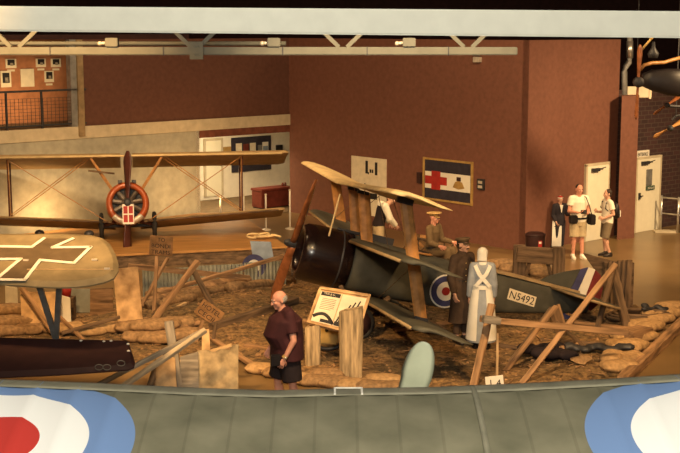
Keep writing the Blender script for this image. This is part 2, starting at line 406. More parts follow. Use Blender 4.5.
def door_leaf(name, P, d, n, u0, u1, h, handle_side, extra=None):
    r = bpy.data.objects.new(name, None); COL.objects.link(r); r.location = P + d*((u0+u1)/2); r['kind'] = 'structure'
    mb = MB(); a, b = P+d*u0+n*0.02, P+d*u1+n*0.02
    mb.prism([a, b, b+V((0, 0, h)), a+V((0, 0, h))], n*0.05); mb.build('door_panel', M['door'], r, bevel=0.006)
    mb = MB()
    for x in (u0-0.03, u1+0.03):
        mb.bar(P+d*x+n*0.03, P+d*x+n*0.03+V((0, 0, h+0.05)), 0.06, 0.08, up=n)
    mb.bar(P+d*(u0-0.06)+n*0.03+V((0, 0, h+0.03)), P+d*(u1+0.06)+n*0.03+V((0, 0, h+0.03)), 0.08, 0.06); mb.build('door_frame', M['cream'], r)
    hx = u1-0.09 if handle_side > 0 else u0+0.09
    mb = MB(); c = P+d*hx+n*0.08+V((0, 0, h*0.50)); mb.box(c, (0.07, 0.05, 0.17), math.atan2(d.y, d.x)); mb.bar(c+n*0.03, c+n*0.03-d*(0.12*handle_side), 0.025, 0.025); mb.build('door_handle', M['iron'], r)
    mb = MB(); c = P+d*(u0+0.28)+n*0.10+V((0, 0, h-0.10)); mb.box(c, (0.30, 0.07, 0.08), math.atan2(d.y, d.x)); mb.bar(c+d*0.1, c+d*0.35+n*0.05+V((0, 0, 0.05)), 0.02, 0.02); mb.build('door_closer', M['iron'], r)
    return r
u0, u1 = uD(583.5, 200)[0], uD(607, 200)[0]
door_leaf('door_1', Bp, dD, nD, u0+0.05, u1-0.05, 1.90, 1)

# second door wall (dark brick) further back
P2 = G(634, 232.5); P2b = G(657, 228.5)
d2 = V((P2b.x-P2.x, P2b.y-P2.y, 0)).normalized(); n2 = V((d2.y, -d2.x, 0))
P2 = V((P2.x, P2.y, 0))
def u2(x, y): p = PL(x, y, P2, n2); return (p-P2).dot(d2), p.z
wall('wall_brick', P2, d2, -2.0, 6.0, 0, 3.75, M['brick'], n2, 0.2, 0.02)
ua, ub = u2(634.5, 200)[0], u2(657, 200)[0]
h2 = u2(645, 158.5)[1]
dr2 = door_leaf('door_2', P2, d2, n2, ua, ub, h2, -1)
zz = u2(646, 177)[1]; um = u2(646.5, 177)[0]
mb = MB(); mb.box(P2+d2*um+n2*0.08+V((0, 0, zz)), (0.24, 0.03, 0.42), math.atan2(d2.y, d2.x)); mb.build('door_vent', M['metal_grey'], dr2)
um, zz = u2(647.5, 187.5); mb = MB(); mb.box(P2+d2*um+n2*0.085+V((0, 0, zz)), (0.36, 0.03, 0.11), math.atan2(d2.y, d2.x)); pl_ = mb.build('door_plate', M['sign_green'], dr2)
text('lettering', 'FIRE DOOR', P2+d2*um+n2*0.105+V((0, 0, zz)), d2, (0, 0, 1), 0.055, M['white'], pl_, width=0.29)
um, zz = u2(641, 154)
t = thing('door_sign', 'white ENTRANCE sign over the vented white door', 'sign', P2+d2*um+V((0, 0, zz)))
mb = MB(); mb.box(P2+d2*um+n2*0.03+V((0, 0, zz)), (0.56, 0.06, 0.19), math.atan2(d2.y, d2.x)); mb.build('sign_board', M['white'], t)
text('lettering', 'ENTRANCE', P2+d2*um+n2*0.065+V((0, 0, zz)), d2, (0, 0, 1), 0.10, M['ink'], t, width=0.46)

# brown pillar between the two doors
pa, pb = G(617, 239.5), G(634, 238); zt = (AT(626, 96, pa.y)).z
mb = MB(); dp = V((pb.x-pa.x, pb.y-pa.y, 0)); pa0 = V((pa.x, pa.y, 0))
mb.prism([pa0, pa0+dp, pa0+dp+V((0.1, 0.5, 0)), pa0+V((0.1, 0.5, 0))], (0, 0, zt)); structure('pillar', mb, M['red_wall'])
# pipe rising behind the pillar, with an offset bend
Yp = pa.y+0.7
t = thing('vent_pipe', 'grey vertical pipe with an offset bend rising above the brown pillar', 'pipe', AT(626, 120, Yp))
mb = MB(); mb.tube([AT(624.5, 125, Yp), AT(624.5, 72, Yp), AT(625.5, 67, Yp), AT(629, 62, Yp), AT(629.8, 57, Yp), AT(629.8, 30, Yp)], 0.075, 12); mb.build('pipe_run', M['metal_grey'], t, smooth=True)
mb = MB(); mb.tube([AT(629.8, 58, Yp), AT(629.8, 41, Yp)], 0.088, 12); mb.build('pipe_sleeve', M['chrome'], t, smooth=True)
Yq = pa.y+0.70
t = thing('air_duct', 'beige rectangular duct end lying behind the top of the brown pillar', 'duct', AT(640, 97, Yq))
mb = MB(); mb.box((AT(639, 92, Yq)), (0.62, 0.14, 0.28)); mb.build('duct_body', M['paper'], t, bevel=0.01)
mb = MB(); mb.box((AT(649.5, 92, Yq)), (0.05, 0.18, 0.34)); mb.build('duct_flange', M['paper'], t)

# roof beam and truss chord that cross the hall at eye height
mb = MB(); p, q = AT(-20, 18.5, 12.0), AT(720, 25.0, 11.2); p, q = p+(p-q)*.6, q+(q-p)*.6
mb.bar(p, q, 0.30, 0.232); structure('trim_5', mb, M['beam'], bevel=0.015)
YT = 16.0
t = bpy.data.objects.new('roof_truss', None); COL.objects.link(t); t.location = AT(200, 51, YT); t['kind'] = 'structure'
mb = MB(); mb.bar(AT(-400, 51, YT), AT(517, 51, YT), 0.12, 0.10); mb.build('bottom_chord', M['truss'], t, bevel=0.01)
mb = MB(); mb.bar(AT(-400, 15, YT), AT(540, 18, YT), 0.12, 0.10); mb.build('top_chord', M['truss'], t)
for xn in (15, 195, 343, 468):
    for sgn in (-1, 1):
        mb = MB(); mb.bar(AT(xn+sgn*4, 47, YT), AT(xn+sgn*34, 18, YT), 0.05, 0.05); mb.build('web_brace', M['truss'], t)
mb = MB(); mb.box(AT(196.5, 50.5, YT-0.08), (0.17, 0.05, 0.22)); 
for i in range(4):
    mb.lathe([(0.008, 0), (0.008, -0.03)], 8, AT(194.5 + 4*(i % 2), 46+8*(i//2), YT-0.1), 'y')
mb.build('gusset_plate', M['truss'], t)
for xs in (51, 164, 283, 367, 448):
    mb = MB(); mb.box(AT(xs, 51, YT), (0.014, 0.135, 0.108)); mb.build('joint_strap', M['iron'], t)
mb = MB(); mb.tube([AT(-400, 43.5, 17.0), AT(286, 43.5, 17.0)], 0.030, 8); o = mb.build('cable_conduit', M['truss'], smooth=True)
tag(o, 'long thin grey conduit running level just above the truss chord', 'conduit')
for i, (x, lb) in enumerate(((112, 'small grey junction box on the truss over the biplane with the orange nose'), (274, 'small grey junction box on the truss above the corner of the red walls'), (409, 'small grey junction box on the truss over the flag'))):
    t = thing('junction_box', lb, 'electrical box', AT(x, 46, YT), 'junction boxes on the truss')
    mb = MB(); mb.box(AT(x, 42.3, YT-0.02), (0.16, 0.12, 0.11)); mb.build('box_body', M['truss'], t, bevel=0.008)
    mb = MB(); mb.tube([AT(x-6, 43, YT-0.02), AT(x-12, 43.5, YT-0.02)], 0.022, 8); mb.ell(AT(x-12, 43.5, YT-0.02), (0.03, 0.03, 0.03)); mb.build('cable_gland', M['silver'], t, smooth=True)
pw = WRp(479, 59.5)
t = thing('wall_light', 'tiny grey lamp fixed high on the red wall below the truss end', 'lamp', pw)
mb = MB(); mb.box(pw+nR*0.06, (0.2, 0.12, 0.13), math.atan2(dR.y, dR.x)); mb.build('lamp_body', M['silver'], t, bevel=0.01)
mb = MB(); mb.box(pw+nR*0.10+V((0, 0, 0.12)), (0.2, 0.05, 0.05), math.atan2(dR.y, dR.x)); mb.build('lamp_bracket', M['truss'], t)

# ------------------------------------------------------------------ pictures, flag and posters on the walls
def on_wall(P0, n, d, x0, y0, x1, y1, off=0.0):
    """centre, width, height of a wall rectangle given by two picture corners"""
    a, b = PL(x0, y0, P0+n*off, n), PL(x1, y1, P0+n*off, n)
    c = (a+b)/2; w = abs((b-a).dot(d)); c2 = c.copy(); return c2, w, abs(a.z-b.z)
def panel(name, c, w, h, d, n, t, m, parent=None, bev=0.0):
    mb = MB(); a = c-d*w/2-V((0, 0, h/2))
    mb.prism([a, a+d*w, a+d*w+V((0, 0, h)), a+V((0, 0, h))], n*t); return mb.build(name, m, parent, bevel=bev)

c, w, h = on_wall(A0, nR, dR, 424.5, 158, 472, 204.5)
ang = dR
t = thing('framed_flag', 'framed navy flag with a red cross on white and a small crest', 'flag', c)
mb = MB()
for s_ in (-1, 1):
    mb.bar(c+dR*(s_*w/2)-V((0, 0, h/2+0.03)), c+dR*(s_*w/2)+V((0, 0, h/2+0.03)), 0.07, 0.06, up=nR)
    mb.bar(c-dR*(w/2)+V((0, 0, s_*h/2)), c+dR*(w/2)+V((0, 0, s_*h/2)), 0.06, 0.05)
mb.build('flag_frame', M['gold'], t)
panel('flag_backing', c, w, h, dR, nR, 0.02, M['navy'], t)
zc = -0.02*h
panel('white_band', c+nR*0.02+V((0, 0, zc)), w*0.94, h*0.42, dR, nR, 0.006, M['white'], t)
fl = c - dR*(w*0.235) + nR*0.026 + V((0, 0, zc))
panel('red_cross', fl, w*0.46, h*0.20, dR, nR, 0.006, M['red'], t)
panel('red_cross', fl, w*0.19, h*0.46, dR, nR, 0.0065, M['red'], t)
cr = c + dR*(w*0.24) + nR*0.03 + V((0, 0, zc))
mb = MB(); u_ = V((0, 0, 1))
mb.prism([cr-u_*0.16, cr-dR*0.20-u_*0.12, cr-dR*0.12+u_*0.02, cr+u_*0.06, cr+dR*0.12+u_*0.02, cr+dR*0.20-u_*0.12], nR*0.005)
cr_ = mb.build('crest', M['gold'], t); panel('crown', cr+u_*0.10, 0.14, 0.10, dR, nR, 0.006, M['maroon'], t)
c, w, h = on_wall(A0, nR, dR, 418, 172, 422, 183.5); 
o = panel('switch_plate', c, w, h, dR, nR, 0.05, M['maroon']); tag(o, 'small dark plate on the red wall just beside the framed flag', 'wall plate')
c, w, h = on_wall(A0, nR, dR, 478.5, 178.5, 485, 190)
t = thing('wall_control', 'small dark thermostat on the red wall past the framed flag', 'thermostat', c)
panel('control_box', c, w, h, dR, nR, 0.06, M['iron'], t); panel('control_dial', c+nR*0.06+V((0, 0, h*0.2)), w*0.6, h*0.25, dR, nR, 0.01, M['silver'], t); panel('control_dial', c+nR*0.06-V((0, 0, h*0.22)), w*0.6, h*0.25, dR, nR, 0.01, M['silver'], t)
# tall poster behind the wings
c, w, h = on_wall(A0, nR, dR, 352, 155.5, 386.5, 218)
t = thing('wall_poster', 'tall cream poster with black marks on the red wall behind the wings', 'poster', c)
panel('poster_sheet', c, w, h, dR, nR, 0.025, M['paper'], t)
for fx, fy, fw, fh in ((-0.05, 0.33, 0.07, 0.22), (0.22, 0.32, 0.07, 0.22), (0.06, 0.27, 0.05, 0.06), (0.12, 0.27, 0.04, 0.06), (0.0, 0.23, 0.03, 0.04), (-0.1, -0.1, 0.03, 0.3), (0.14, -0.16, 0.22, 0.10)):
    panel('poster_mark', c+dR*(fx*w)+V((0, 0, fy*h))+nR*0.025, w*fw, h*fh, dR, nR, 0.004, M['ink'], t)

# gallery photographs
AG = A0 - nL*2.2
pics = (((5, 59, 16, 68), 'photo', 'small framed photo at the end of the upper row on the orange gallery wall'), ((35.5, 58.7, 45.5, 67), 'photo', 'framed photo of two dark figures, middle of the upper row on the gallery wall'),
        ((50.5, 58.7, 60.5, 67), 'photo', 'framed photo of the upper row closest to the gallery pillar'), ((0, 71, 11, 87), 'sheet', 'pale print with grey figure on the orange gallery wall, partly out of view'),
        ((20, 69, 34, 86.5), 'plain', 'largest pale text sheet on the orange gallery wall'), ((44, 71, 53.5, 82), 'photo', 'upright framed photo under the upper row on the gallery wall'))
for (x0, y0, x1, y1), kd, lb in pics:
    c, w, h = on_wall(AG, nL, dL, x0, y0, x1, y1)
    t = thing('framed_photo' if kd == 'photo' else 'text_sheet', lb, 'picture', c, 'pictures on the gallery wall')
    panel('mount', c, w, h, dL, nL, 0.03, M['paper'], t)
    if kd != 'plain':
        panel('image', c+nL*0.03+V((0, 0, 0.03)), w*0.68, h*0.62, dL, nL, 0.004, M['ink'], t); panel('image_figure', c+nL*0.034-dL*w*0.06-V((0, 0, 0.02)), w*0.3, h*0.3, dL, nL, 0.004, M['wood_grey'], t)
    if kd == 'photo':
        panel('caption', c+nL*0.0-V((0, 0, h/2+0.06)), w*0.7, 0.05, dL, nL, 0.012, M['paper'], t)
# gallery railing
t = thing('gallery_railing', 'dark metal railing with wire infill along the orange gallery', 'railing', WLp(40, 128))
def zr(x, y): return uL(x, y)[1]
zrt = zr(40, 90.8); zrl = zbt+0.08
mb = MB(); mb.bar(A0*0+V((A0.x, A0.y, zrt))+dL*(u82-0.1)+nL*0.02, V((A0.x, A0.y, zrt))+dL*UEND+nL*0.02, 0.06, 0.05); mb.build('top_rail', M['iron'], t)
mb = MB(); mb.bar(V((A0.x, A0.y, zrl))+dL*(u82-0.1)+nL*0.02, V((A0.x, A0.y, zrl))+dL*UEND+nL*0.02, 0.04, 0.04); mb.build('bottom_rail', M['iron'], t)
for x in (5.5, 41, 74):
    uu = uL(x, 100)[0]; a = V((A0.x, A0.y, 0))+dL*uu+nL*0.02
    mb = MB(); mb.bar(a+V((0, 0, zbt)), a+V((0, 0, zrt)), 0.045, 0.045, up=nL); mb.build('rail_post', M['iron'], t)
mb = MB()
uu = u82
while uu < UEND:
    a = V((A0.x, A0.y, 0))+dL*uu+nL*0.02; mb.bar(a+V((0, 0, zrl)), a+V((0, 0, zrt-0.18)), 0.008, 0.008, up=nL); uu += 0.11
for k in range(1, 9):
    z = zrl+(zrt-0.18-zrl)*k/8; mb.bar(V((A0.x, A0.y, z))+dL*u82+nL*0.02, V((A0.x, A0.y, z))+dL*UEND+nL*0.02, 0.008, 0.008)
mb.build('wire_infill', M['iron'], t)

# alcove contents
AB = A0 - nL*AD
def Aw(x0, y0, x1, y1): return on_wall(AB, nL, dL, x0, y0, x1, y1)
c, w, h = Aw(205, 141, 221, 195)
r = bpy.data.objects.new('door_3', None); COL.objects.link(r); r.location = c; r['kind'] = 'structure'
panel('door_panel', c, w, h, dL, nL, 0.04, M['door'], r); mb = MB()
for s_ in (-1, 1): mb.bar(c+dL*(s_*(w/2+0.04))-V((0, 0, h/2))+nL*0.02, c+dL*(s_*(w/2+0.04))+V((0, 0, h/2+0.05))+nL*0.02, 0.07, 0.06, up=nL)
mb.bar(c-dL*(w/2+.07)+V((0, 0, h/2+.03))+nL*.02, c+dL*(w/2+.07)+V((0, 0, h/2+.03))+nL*.02, 0.06, 0.07); mb.build('door_frame', M['cream'], r)
c, w, h = Aw(231, 138, 270.5, 169)
t = thing('display_board', 'long dark display board with small posters on the white alcove wall', 'display board', c)
panel('board_panel', c, w, h, dL, nL, 0.04, M['navy'], t)
for x0, y0, x1, y1, m_ in ((235, 143.5, 241, 153, 'paper'), (242.5, 144, 248, 153, 'chest'), (249, 143, 255, 153, 'paper'), (257, 145, 261, 153, 'metal_grey'), (261.5, 142, 267.5, 153, 'white'), (262, 146, 267, 153, 'bluegrey')):
    c2, w2, h2_ = Aw(x0, y0, x1, y1); o = panel('poster', c2+nL*0.04, w2, h2_, dL, nL, 0.008 if m_ != 'bluegrey' else 0.012, M[m_], t)
c, w, h = Aw(275.5, 145, 281.5, 153.5); o = panel('wall_screen', c, w, h, dL, nL, 0.08, M['black'], bev=0.01); tag(o, 'small black square screen on the alcove wall beside the display board', 'screen')
c, w, h = Aw(223, 147, 230.5, 153); o = panel('wall_plaque', c, w, h, dL, nL, 0.04, M['gold']); tag(o, 'small brown plaque on the alcove wall between door and display board', 'plaque')
# red post and dark red chest
g = G(245.5, 212); zt_ = zbb
c = V((A0.x, A0.y, 0)) + dL*(u200*0.42)-nL*2.6
c = V((AT(276, 200, c.y).x, c.y, 0))
c = G(272, 207.5); c.z = 0
t = thing('storage_chest', 'dark red chest standing in the white alcove beneath the display board', 'chest', c)
rz = math.atan2(dL.y, dL.x)
mb = MB(); mb.box(c+V((0, 0, 0.30)), (1.15, 0.5, 0.5), rz); mb.build('chest_body', M['chest'], t, bevel=0.02)
mb = MB(); mb.box(c+V((0, 0, 0.58)), (1.2, 0.55, 0.07), rz); mb.build('chest_lid', M['chest'], t, bevel=0.015)
for s_ in (-1, 1):
    mb = MB(); mb.box(c+dL*(s_*0.5)+V((0, 0, 0.025)), (0.08, 0.45, 0.05), rz); mb.build('chest_foot', M['black'], t)
for k in range(2):
    mb = MB(); q = c-dL*(0.42+0.1*k)+V((0, 0, 0.615)); mb.lathe([(0.035, 0), (0.04, 0.05), (0.025, 0.09), (0.03, 0.1)], 10, q); o = mb.build('small_jar', M['chest'], smooth=True); tag(o, ('small dark jar on the lid of the red chest, at its very end', 'small dark jar on the lid of the red chest, second from its end')[1-k], 'jar', 'jars on the red chest')

def post(x, y, h, lb, i):
    g = G(x, y); t = thing('barrier_post', lb, 'post', g, 'white posts before the alcove')
    mb = MB(); mb.lathe([(0.13, 0), (0.13, 0.02), (0.03, 0.05)], 16, g); mb.build('post_base', M['silver'], t, smooth=False)
    mb = MB(); mb.tube([g+V((0, 0, 0.04)), g+V((0, 0, h))], 0.024, 8); mb.build('post_tube', M['white'], t, smooth=True)
    mb = MB(); mb.ell(g+V((0, 0, h)), (0.035, 0.035, 0.03)); mb.build('post_cap', M['silver'], t, smooth=True)
post(221, 232, 0.95, 'white barrier post before the alcove door, at the end of its row', 0)
post(244, 231, 0.95, 'white barrier post before the alcove, second from the door end', 1)
post(266, 230, 0.95, 'white barrier post in front of the dark red chest', 2)
post(290, 229, 1.05, 'white barrier post by the corner of the red walls', 3)

# chrome barrier near the second door
g1, g2 = G(660.5, 231), G(677.5, 233)
t = thing('barrier_rail', 'two-rail chrome barrier on the floor beside the vented door', 'barrier', (g1+g2)/2)
for g in (g1, g2, g2+(g2-g1)*0.9):
    mb = MB(); mb.tube([g, g+V((0, 0, 0.95))], 0.03, 10); mb.build('barrier_post', M['chrome'], t, smooth=True)
for z in (0.9, 0.48):
    mb = MB(); mb.tube([g1+V((0, 0, z)), g2+V((0, 0, z)), g2+(g2-g1)*0.9+V((0, 0, z))], 0.022, 8); mb.build('barrier_bar', M['chrome'], t, smooth=True)
mb = MB(); mb.box((g1+g2)/2+V((-0.1, 0, 0.02)), (0.6, 0.3, 0.04)); mb.build('barrier_foot', M['cream'], t)

# ================================================================== TRIPLANE (N5492)
def craft(X, Y, Z, yaw, pit, roll):
    cy, sy, cp, sp, cr, sr = math.cos(yaw), math.sin(yaw), math.cos(pit), math.sin(pit), math.cos(roll), math.sin(roll)
    def w(x0, y0, z0):
        y1 = y0*cr-z0*sr; z1 = y0*sr+z0*cr
        x = x0*cp+z1*sp; z = -x0*sp+z1*cp
        return V((X+x*cy-y1*sy, Y+x*sy+y1*cy, Z+z))
    O = w(0, 0, 0); m = Matrix.Identity(4)
    for i, e in enumerate(((1, 0, 0), (0, 1, 0), (0, 0, 1))):
        c = w(*e)-O
        for k in range(3): m[k][i] = c[k]
    for k in range(3): m[k][3] = O[k]
    return m

AIRF = [(0, 0), (.012, .030), (.05, .058), (.13, .080), (.28, .090), (.5, .078), (.75, .045), (1, .006), (1, -.006), (.75, .012), (.5, .028), (.28, .026), (.12, .012), (.03, -.010)]
def wing(xf, xle, c, z0, y0, y1, dih=0.0, inc=0.035, tk=1.0, n=14, tipr=0.14, both=(False, True)):
    """an aerofoil lofted along y, aft along +x; tips drawn in and rounded at the ends named in both"""
    mb = MB(xf); rings = []
    st = [y0+(y1-y0)*i/n for i in range(n+1)]
    L = abs(y1-y0); sg = 1 if y1 > y0 else -1
    ext = []
    for y in st: ext.append((y, 1.0, 0.0))
    if both[1]:
        e = ext.pop(); ext += [(y1-sg*tipr, 1, 0), (y1-sg*tipr*0.5, .93, .02), (y1-sg*tipr*0.12, .78, .08), (y1, .60, .16)]
    if both[0]:
        e = ext.pop(0); ext = [(y0, .60, .16), (y0+sg*tipr*.12, .78, .08), (y0+sg*tipr*.5, .93, .02), (y0+sg*tipr, 1, 0)] + ext
    for y, k, dx in ext:
        zz = z0+abs(y)*dih
        rings.append([(xle+c*(dx+(a*k)), y, zz+b*c*tk*(0.4+0.6*k)-a*c*inc) for a, b in AIRF])
    mb.loft(rings); return mb

TX = craft(-0.6974, 21.476, 1.7757, 0.1819, 0.26, -0.0519)
def tl(x, y, z): return TX @ V((x, y, z))
gp = tl(1.2, 0, -1.4); gp.z = 0
t3 = thing('triplane', 'dark green three-winged fighter plane with black nose numbered N5492', 'airplane', gp)
# cowl
def circ(x, r, zc, n=28, sq=0.0, hw=None, hh=None):
    out = []
    for j in range(n):
        a = 2*math.pi*j/n; c_, s_ = math.cos(a), math.sin(a)
        e = 1-0.5*sq
        yy = math.copysign(abs(c_)**e, c_)*(hw or r); zz = math.copysign(abs(s_)**e, s_)*(hh or r)
        out.append((x, yy, zc+zz))
    return out
ZC = -0.29
mb = MB(TX)
mb.loft([circ(.20, .30, ZC), circ(.10, .33, ZC), circ(.04, .39, ZC), circ(.05, .455, ZC), circ(.12, .497, ZC), circ(.25, .51, ZC), circ(.72, .515, ZC), circ(.93, .505, ZC), circ(.93, .46, ZC)], caps=False)
cw = mb.build('cowling', M['black_gloss'], t3, smooth=True)
mb = MB(TX); mb.lathe([(.518, .715), (.524, .73), (.518, .745)], 28, (0, 0, ZC), 'x', caps=False); mb.build('cowl_band', M['iron'], cw, smooth=True)
mb = MB(TX)
mb.lathe([(.14, .14), (.16, .2), (.16, .34), (.1, .4)], 16, (0, 0, ZC), 'x')
for k in range(9):
    a = 2*math.pi*k/9; d = V((0, math.cos(a), math.sin(a)))
    mb.cone(V((.28, 0, ZC))+d*.13, V((.28, 0, ZC))+d*.43, .07, .06, 8, False)
mb.build('rotary_engine', M['engine'], t3)
# fuselage: rounded fore body into a slab-sided tail
mb = MB(TX)
FS = [(.92, .48, .49, -.29, 0), (1.15, .44, .48, -.295, .35), (1.7, .40, .465, -.30, .75), (2.4, .36, .44, -.29, .85), (3.0, .31, .415, -.275, .85), (3.7, .25, .375, -.23, .85), (4.4, .18, .30, -.17, .8), (5.0, .11, .23, -.11, .8), (5.55, .035, .15, -.06, .8)]
mb.loft([circ(x, 0, zc, 28, sq, hw, hh) for x, hw, hh, zc, sq in FS])
fus = mb.build('fuselage', M['green_fab'], t3, smooth=True)
# tan decking along the top of the rear body
mb = MB(TX)
mb.loft([[(x, -hw*.86, zt), (x, -hw*.5, zt+.05), (x, hw*.5, zt+.05), (x, hw*.86, zt), (x, 0, zt-.05)] for x, hw, zt in ((2.75, .33, .125), (3.4, .28, .135), (4.0, .22, .13), (4.6, .16, .115), (5.3, .09, .10))])
mb.build('rear_decking', M['deck_tan'], fus, smooth=False)
# cockpit
mb = MB(TX); mb.lathe([(.25, 0), (.27, .03), (.22, .04)], 20, (2.15, 0, .145)); mb.build('cockpit_rim', M['strut'], fus, smooth=True)
mb = MB(TX); mb.lathe([(.20, 0), (.20, .045)], 20, (2.15, 0, .15)); mb.build('cockpit_opening', M['ink'], fus)
def side_y(x):
    for a, b in zip(FS, FS[1:]):
        if a[0] <= x <= b[0]:
            k = (x-a[0])/(b[0]-a[0]); return a[1]+(b[1]-a[1])*k
    return .1
def disc_side(x, z, r, off, m, name):
    mb = MB(TX); n = 32; pts = []
    for j in range(n):
        a = 2*math.pi*j/n; px = x+r*math.cos(a); pts.append((px, -side_y(px)-off, z+r*math.sin(a)))
    mb.prism(pts, (0, -.003, 0)); return mb.build(name, M[m], fus)
disc_side(2.72, -.38, .300, .008, 'white', 'roundel_edge'); disc_side(2.72, -.38, .272, .012, 'blue', 'roundel_blue')
disc_side(2.72, -.38, .170, .016, 'white', 'roundel_white'); disc_side(2.72, -.38, .075, .020, 'red', 'roundel_red')
# number panel
x0, x1 = 3.90, 4.46
pn = [(x0, -side_y(x0)-.006, -.275), (x1, -side_y(x1)-.006, -.315), (x1, -side_y(x1)-.006, -.125), (x0, -side_y(x0)-.006, -.075)]
mb = MB(TX); mb.prism(pn, (0, -.004, 0)); npn = mb.build('number_panel', M['paper'], fus)
pc = (tl(*pn[0])+tl(*pn[1])+tl(*pn[2])+tl(*pn[3]))/4
rv = tl(*pn[1])-tl(*pn[0]); uv = tl(*pn[3])-tl(*pn[0]); nv = rv.cross(uv).normalized()
text('serial_lettering', 'N5492', pc, rv, nv.cross(rv), 0.135, M['ink'], npn, width=0.50, depth=.012)
# wings: a shared chord, three heights
HS, CH = 4.04, 0.99
wing(TX, .395, CH, 1.0, -HS, HS, .035, both=(True, True), n=28).build('upper_wing', M['linen'], t3, smooth=True)
mats = [M['olive_dark'], M['linen']]
for nm, xle, z in (('middle_wing', .395+.409, .077), ('lower_wing', .395+.818, -.846)):
    for sg in (-1, 1):
        o = wing(TX, xle, CH, z, sg*.30, sg*HS, .035).build(nm, M['olive_dark'], t3, smooth=True)
        mb = MB(TX); mb.tube([(xle+.004, sg*.40, z+.40*.035), (xle+.004, sg*(HS-.16), z+(HS-.16)*.035)], .026, 8); mb.build('leading_edge', M['linen_dim'], o, smooth=True)
def istrut(y, za, zb, xa, xb, w, name, m='strut', t=.045):
    mb = MB(TX)
    rings = []
    for z, x in ((za, xa), (zb, xb)):
        rings.append([(x+a*w, y+b*t, z) for a, b in ((0, 0), (.15, .5), (.5, .8), (.85, .5), (1, 0), (.85, -.5), (.5, -.8), (.15, -.5))])
    mb.loft(rings); return mb.build(name, M[m], t3, smooth=False)
for sg in (-1, 1):
    y = sg*2.85; dz = 2.85*.035
    o = istrut(y, -.78+dz, .985+dz, 1.54, .82, .215, 'wing_strut')
    mb = MB(TX); mb.box((.93, y, .955+dz), (.26, .08, .10)); mb.build('strut_fitting', M['iron'], o)
    mb = MB(TX); mb.box((1.64, y, -.765+dz), (.22, .08, .06)); mb.build('strut_fitting', M['iron'], o)
    o = istrut(sg*.42, .05, .985, 1.02, .72, .22, 'cabane_strut')
    mb = MB(TX); mb.box((.82, sg*.42, .965), (.20, .07, .06)); mb.build('strut_fitting', M['iron'], o)
for a, b in (((.95, -2.8, .12), (1.1, -.42, .98)), ((1.3, -2.8, .15), (1.35, -.4, 1.0)), ((1.3, 2.8, .15), (1.35, .4, 1.0)), ((1.55, -.4, -.75), (1.35, -2.8, .15)), ((1.0, .4, .9), (1.1, 2.85, .2))):
    mb = MB(TX); mb.tube([a, b], .006, 5); mb.build('bracing_wire', M['wood_dark'], t3)
TI = TX.inverted()
def onside(x, y, yl): return TI @ PL(x, y, tl(0, yl, 0), (TX.to_3x3() @ V((0, 1, 0))))
mb = MB(TX); mb.tube([onside(340, 194, -.42), onside(329, 236, -.42)], .016, 6); mb.build('pitot_rod', M['linen'], t3)
# guns and windscreen
mb = MB(TX); mb.box((1.35, 0, .22), (.62, .09, .13)); mb.tube([(1.04, 0, .23), (.62, 0, .23)], .03, 10); mb.build('machine_gun', M['iron'], t3)
# tail: fin, striped rudder, tailplane
M['rudder_red'] = mat('rudder_dark_red', (0.16, 0.022, 0.020), 0.6)
def fin(poly, m, name, parent, th=.03):
    mb = MB(TX); mb.prism([(x, -th/2, z) for x, z in poly], (0, th, 0)); return mb.build(name, M[m], parent, bevel=.008)
fin([(4.40, .07), (4.62, .27), (4.88, .41), (5.22, .545), (5.10, .02)], 'green_fab', 'tail_fin', t3)
rd = fin([(5.10, -.02), (5.22, .545), (5.36, .61), (5.24, -.06)], 'blue', 'rudder', t3)
fin([(5.24, -.12), (5.36, .61), (5.50, .60), (5.42, -.14)], 'white', 'white_stripe', rd, .034)
fin([(5.42, -.14), (5.50, .60), (5.63, .52), (5.74, .30), (5.74, 0), (5.62, -.16)], 'rudder_red', 'red_stripe', rd, .032)
fin([(5.02, -.02), (5.14, -.06), (5.33, -.14), (5.20, -.52), (5.05, -.46)], 'blue', 'lower_rudder', rd, .034)
mb = MB(TX)
for sg in (-1, 1):
    mb.loft([[(x, y, z+.02*s) for x, y, z in ((4.72, sg*.1, .10), (4.86, sg*.95, .11), (5.05, sg*1.25, .11), (5.55, sg*1.32, .09), (5.70, sg*.95, .08), (5.62, sg*.1, .085))] for s in (-1, 1)])
mb.build('tailplane', M['olive_dark'], t3, bevel=.006)
mb = MB(TX)
for sg in (-1, 1): mb.tube([(4.72, sg*.1, .10), (4.86, sg*.95, .11), (5.05, sg*1.25, .11), (5.55, sg*1.32, .09)], .025, 7)
mb.build('tailplane_edge', M['deck_tan'], t3, smooth=True)
mb = MB(TX); a = tl(5.15, 0, -.30); b = V((a.x+.25, a.y+.05, .06)); mb = MB(); mb.tube([a, b], .03, 8); mb.build('tail_skid', M['strut'], t3)
# landing gear
axl = [tl(1.22, sg*.68, -1.22) for sg in (-1, 1)]
for k, sg in enumerate((-1, 1)):
    c0 = axl[k].copy(); c0.z = .31
    mb = MB(); d = (axl[1]-axl[0]).normalized(); d.z = 0; d.normalize(); fx = V((d.y, -d.x, 0)); n = 24
    mb.tube([c0+fx*(.265*math.cos(2*math.pi*j/n))+V((0, 0, .265*math.sin(2*math.pi*j/n))) for j in range(n)], .045, 8, closed=True)
    wh = mb.build('wheel', M['tyre'], t3, smooth=True)
    mb = MB(); mb.loft([[c0+d*o_+fx*(r_*math.cos(2*math.pi*j/n))+V((0, 0, r_*math.sin(2*math.pi*j/n))) for j in range(n)] for o_, r_ in ((-.07, .03), (-.03, .25), (.03, .25), (.07, .03))]); mb.build('wheel_cover', M['maroon'], wh, smooth=True)
    for xr in (.85, 1.75):
        mb = MB(); mb.bar(tl(xr, sg*.34, -.70), c0, .07, .04, up=d); mb.build('gear_leg', M['wood_dark'], t3)
c0, c1 = axl[0].copy(), axl[1].copy(); c0.z = c1.z = .31
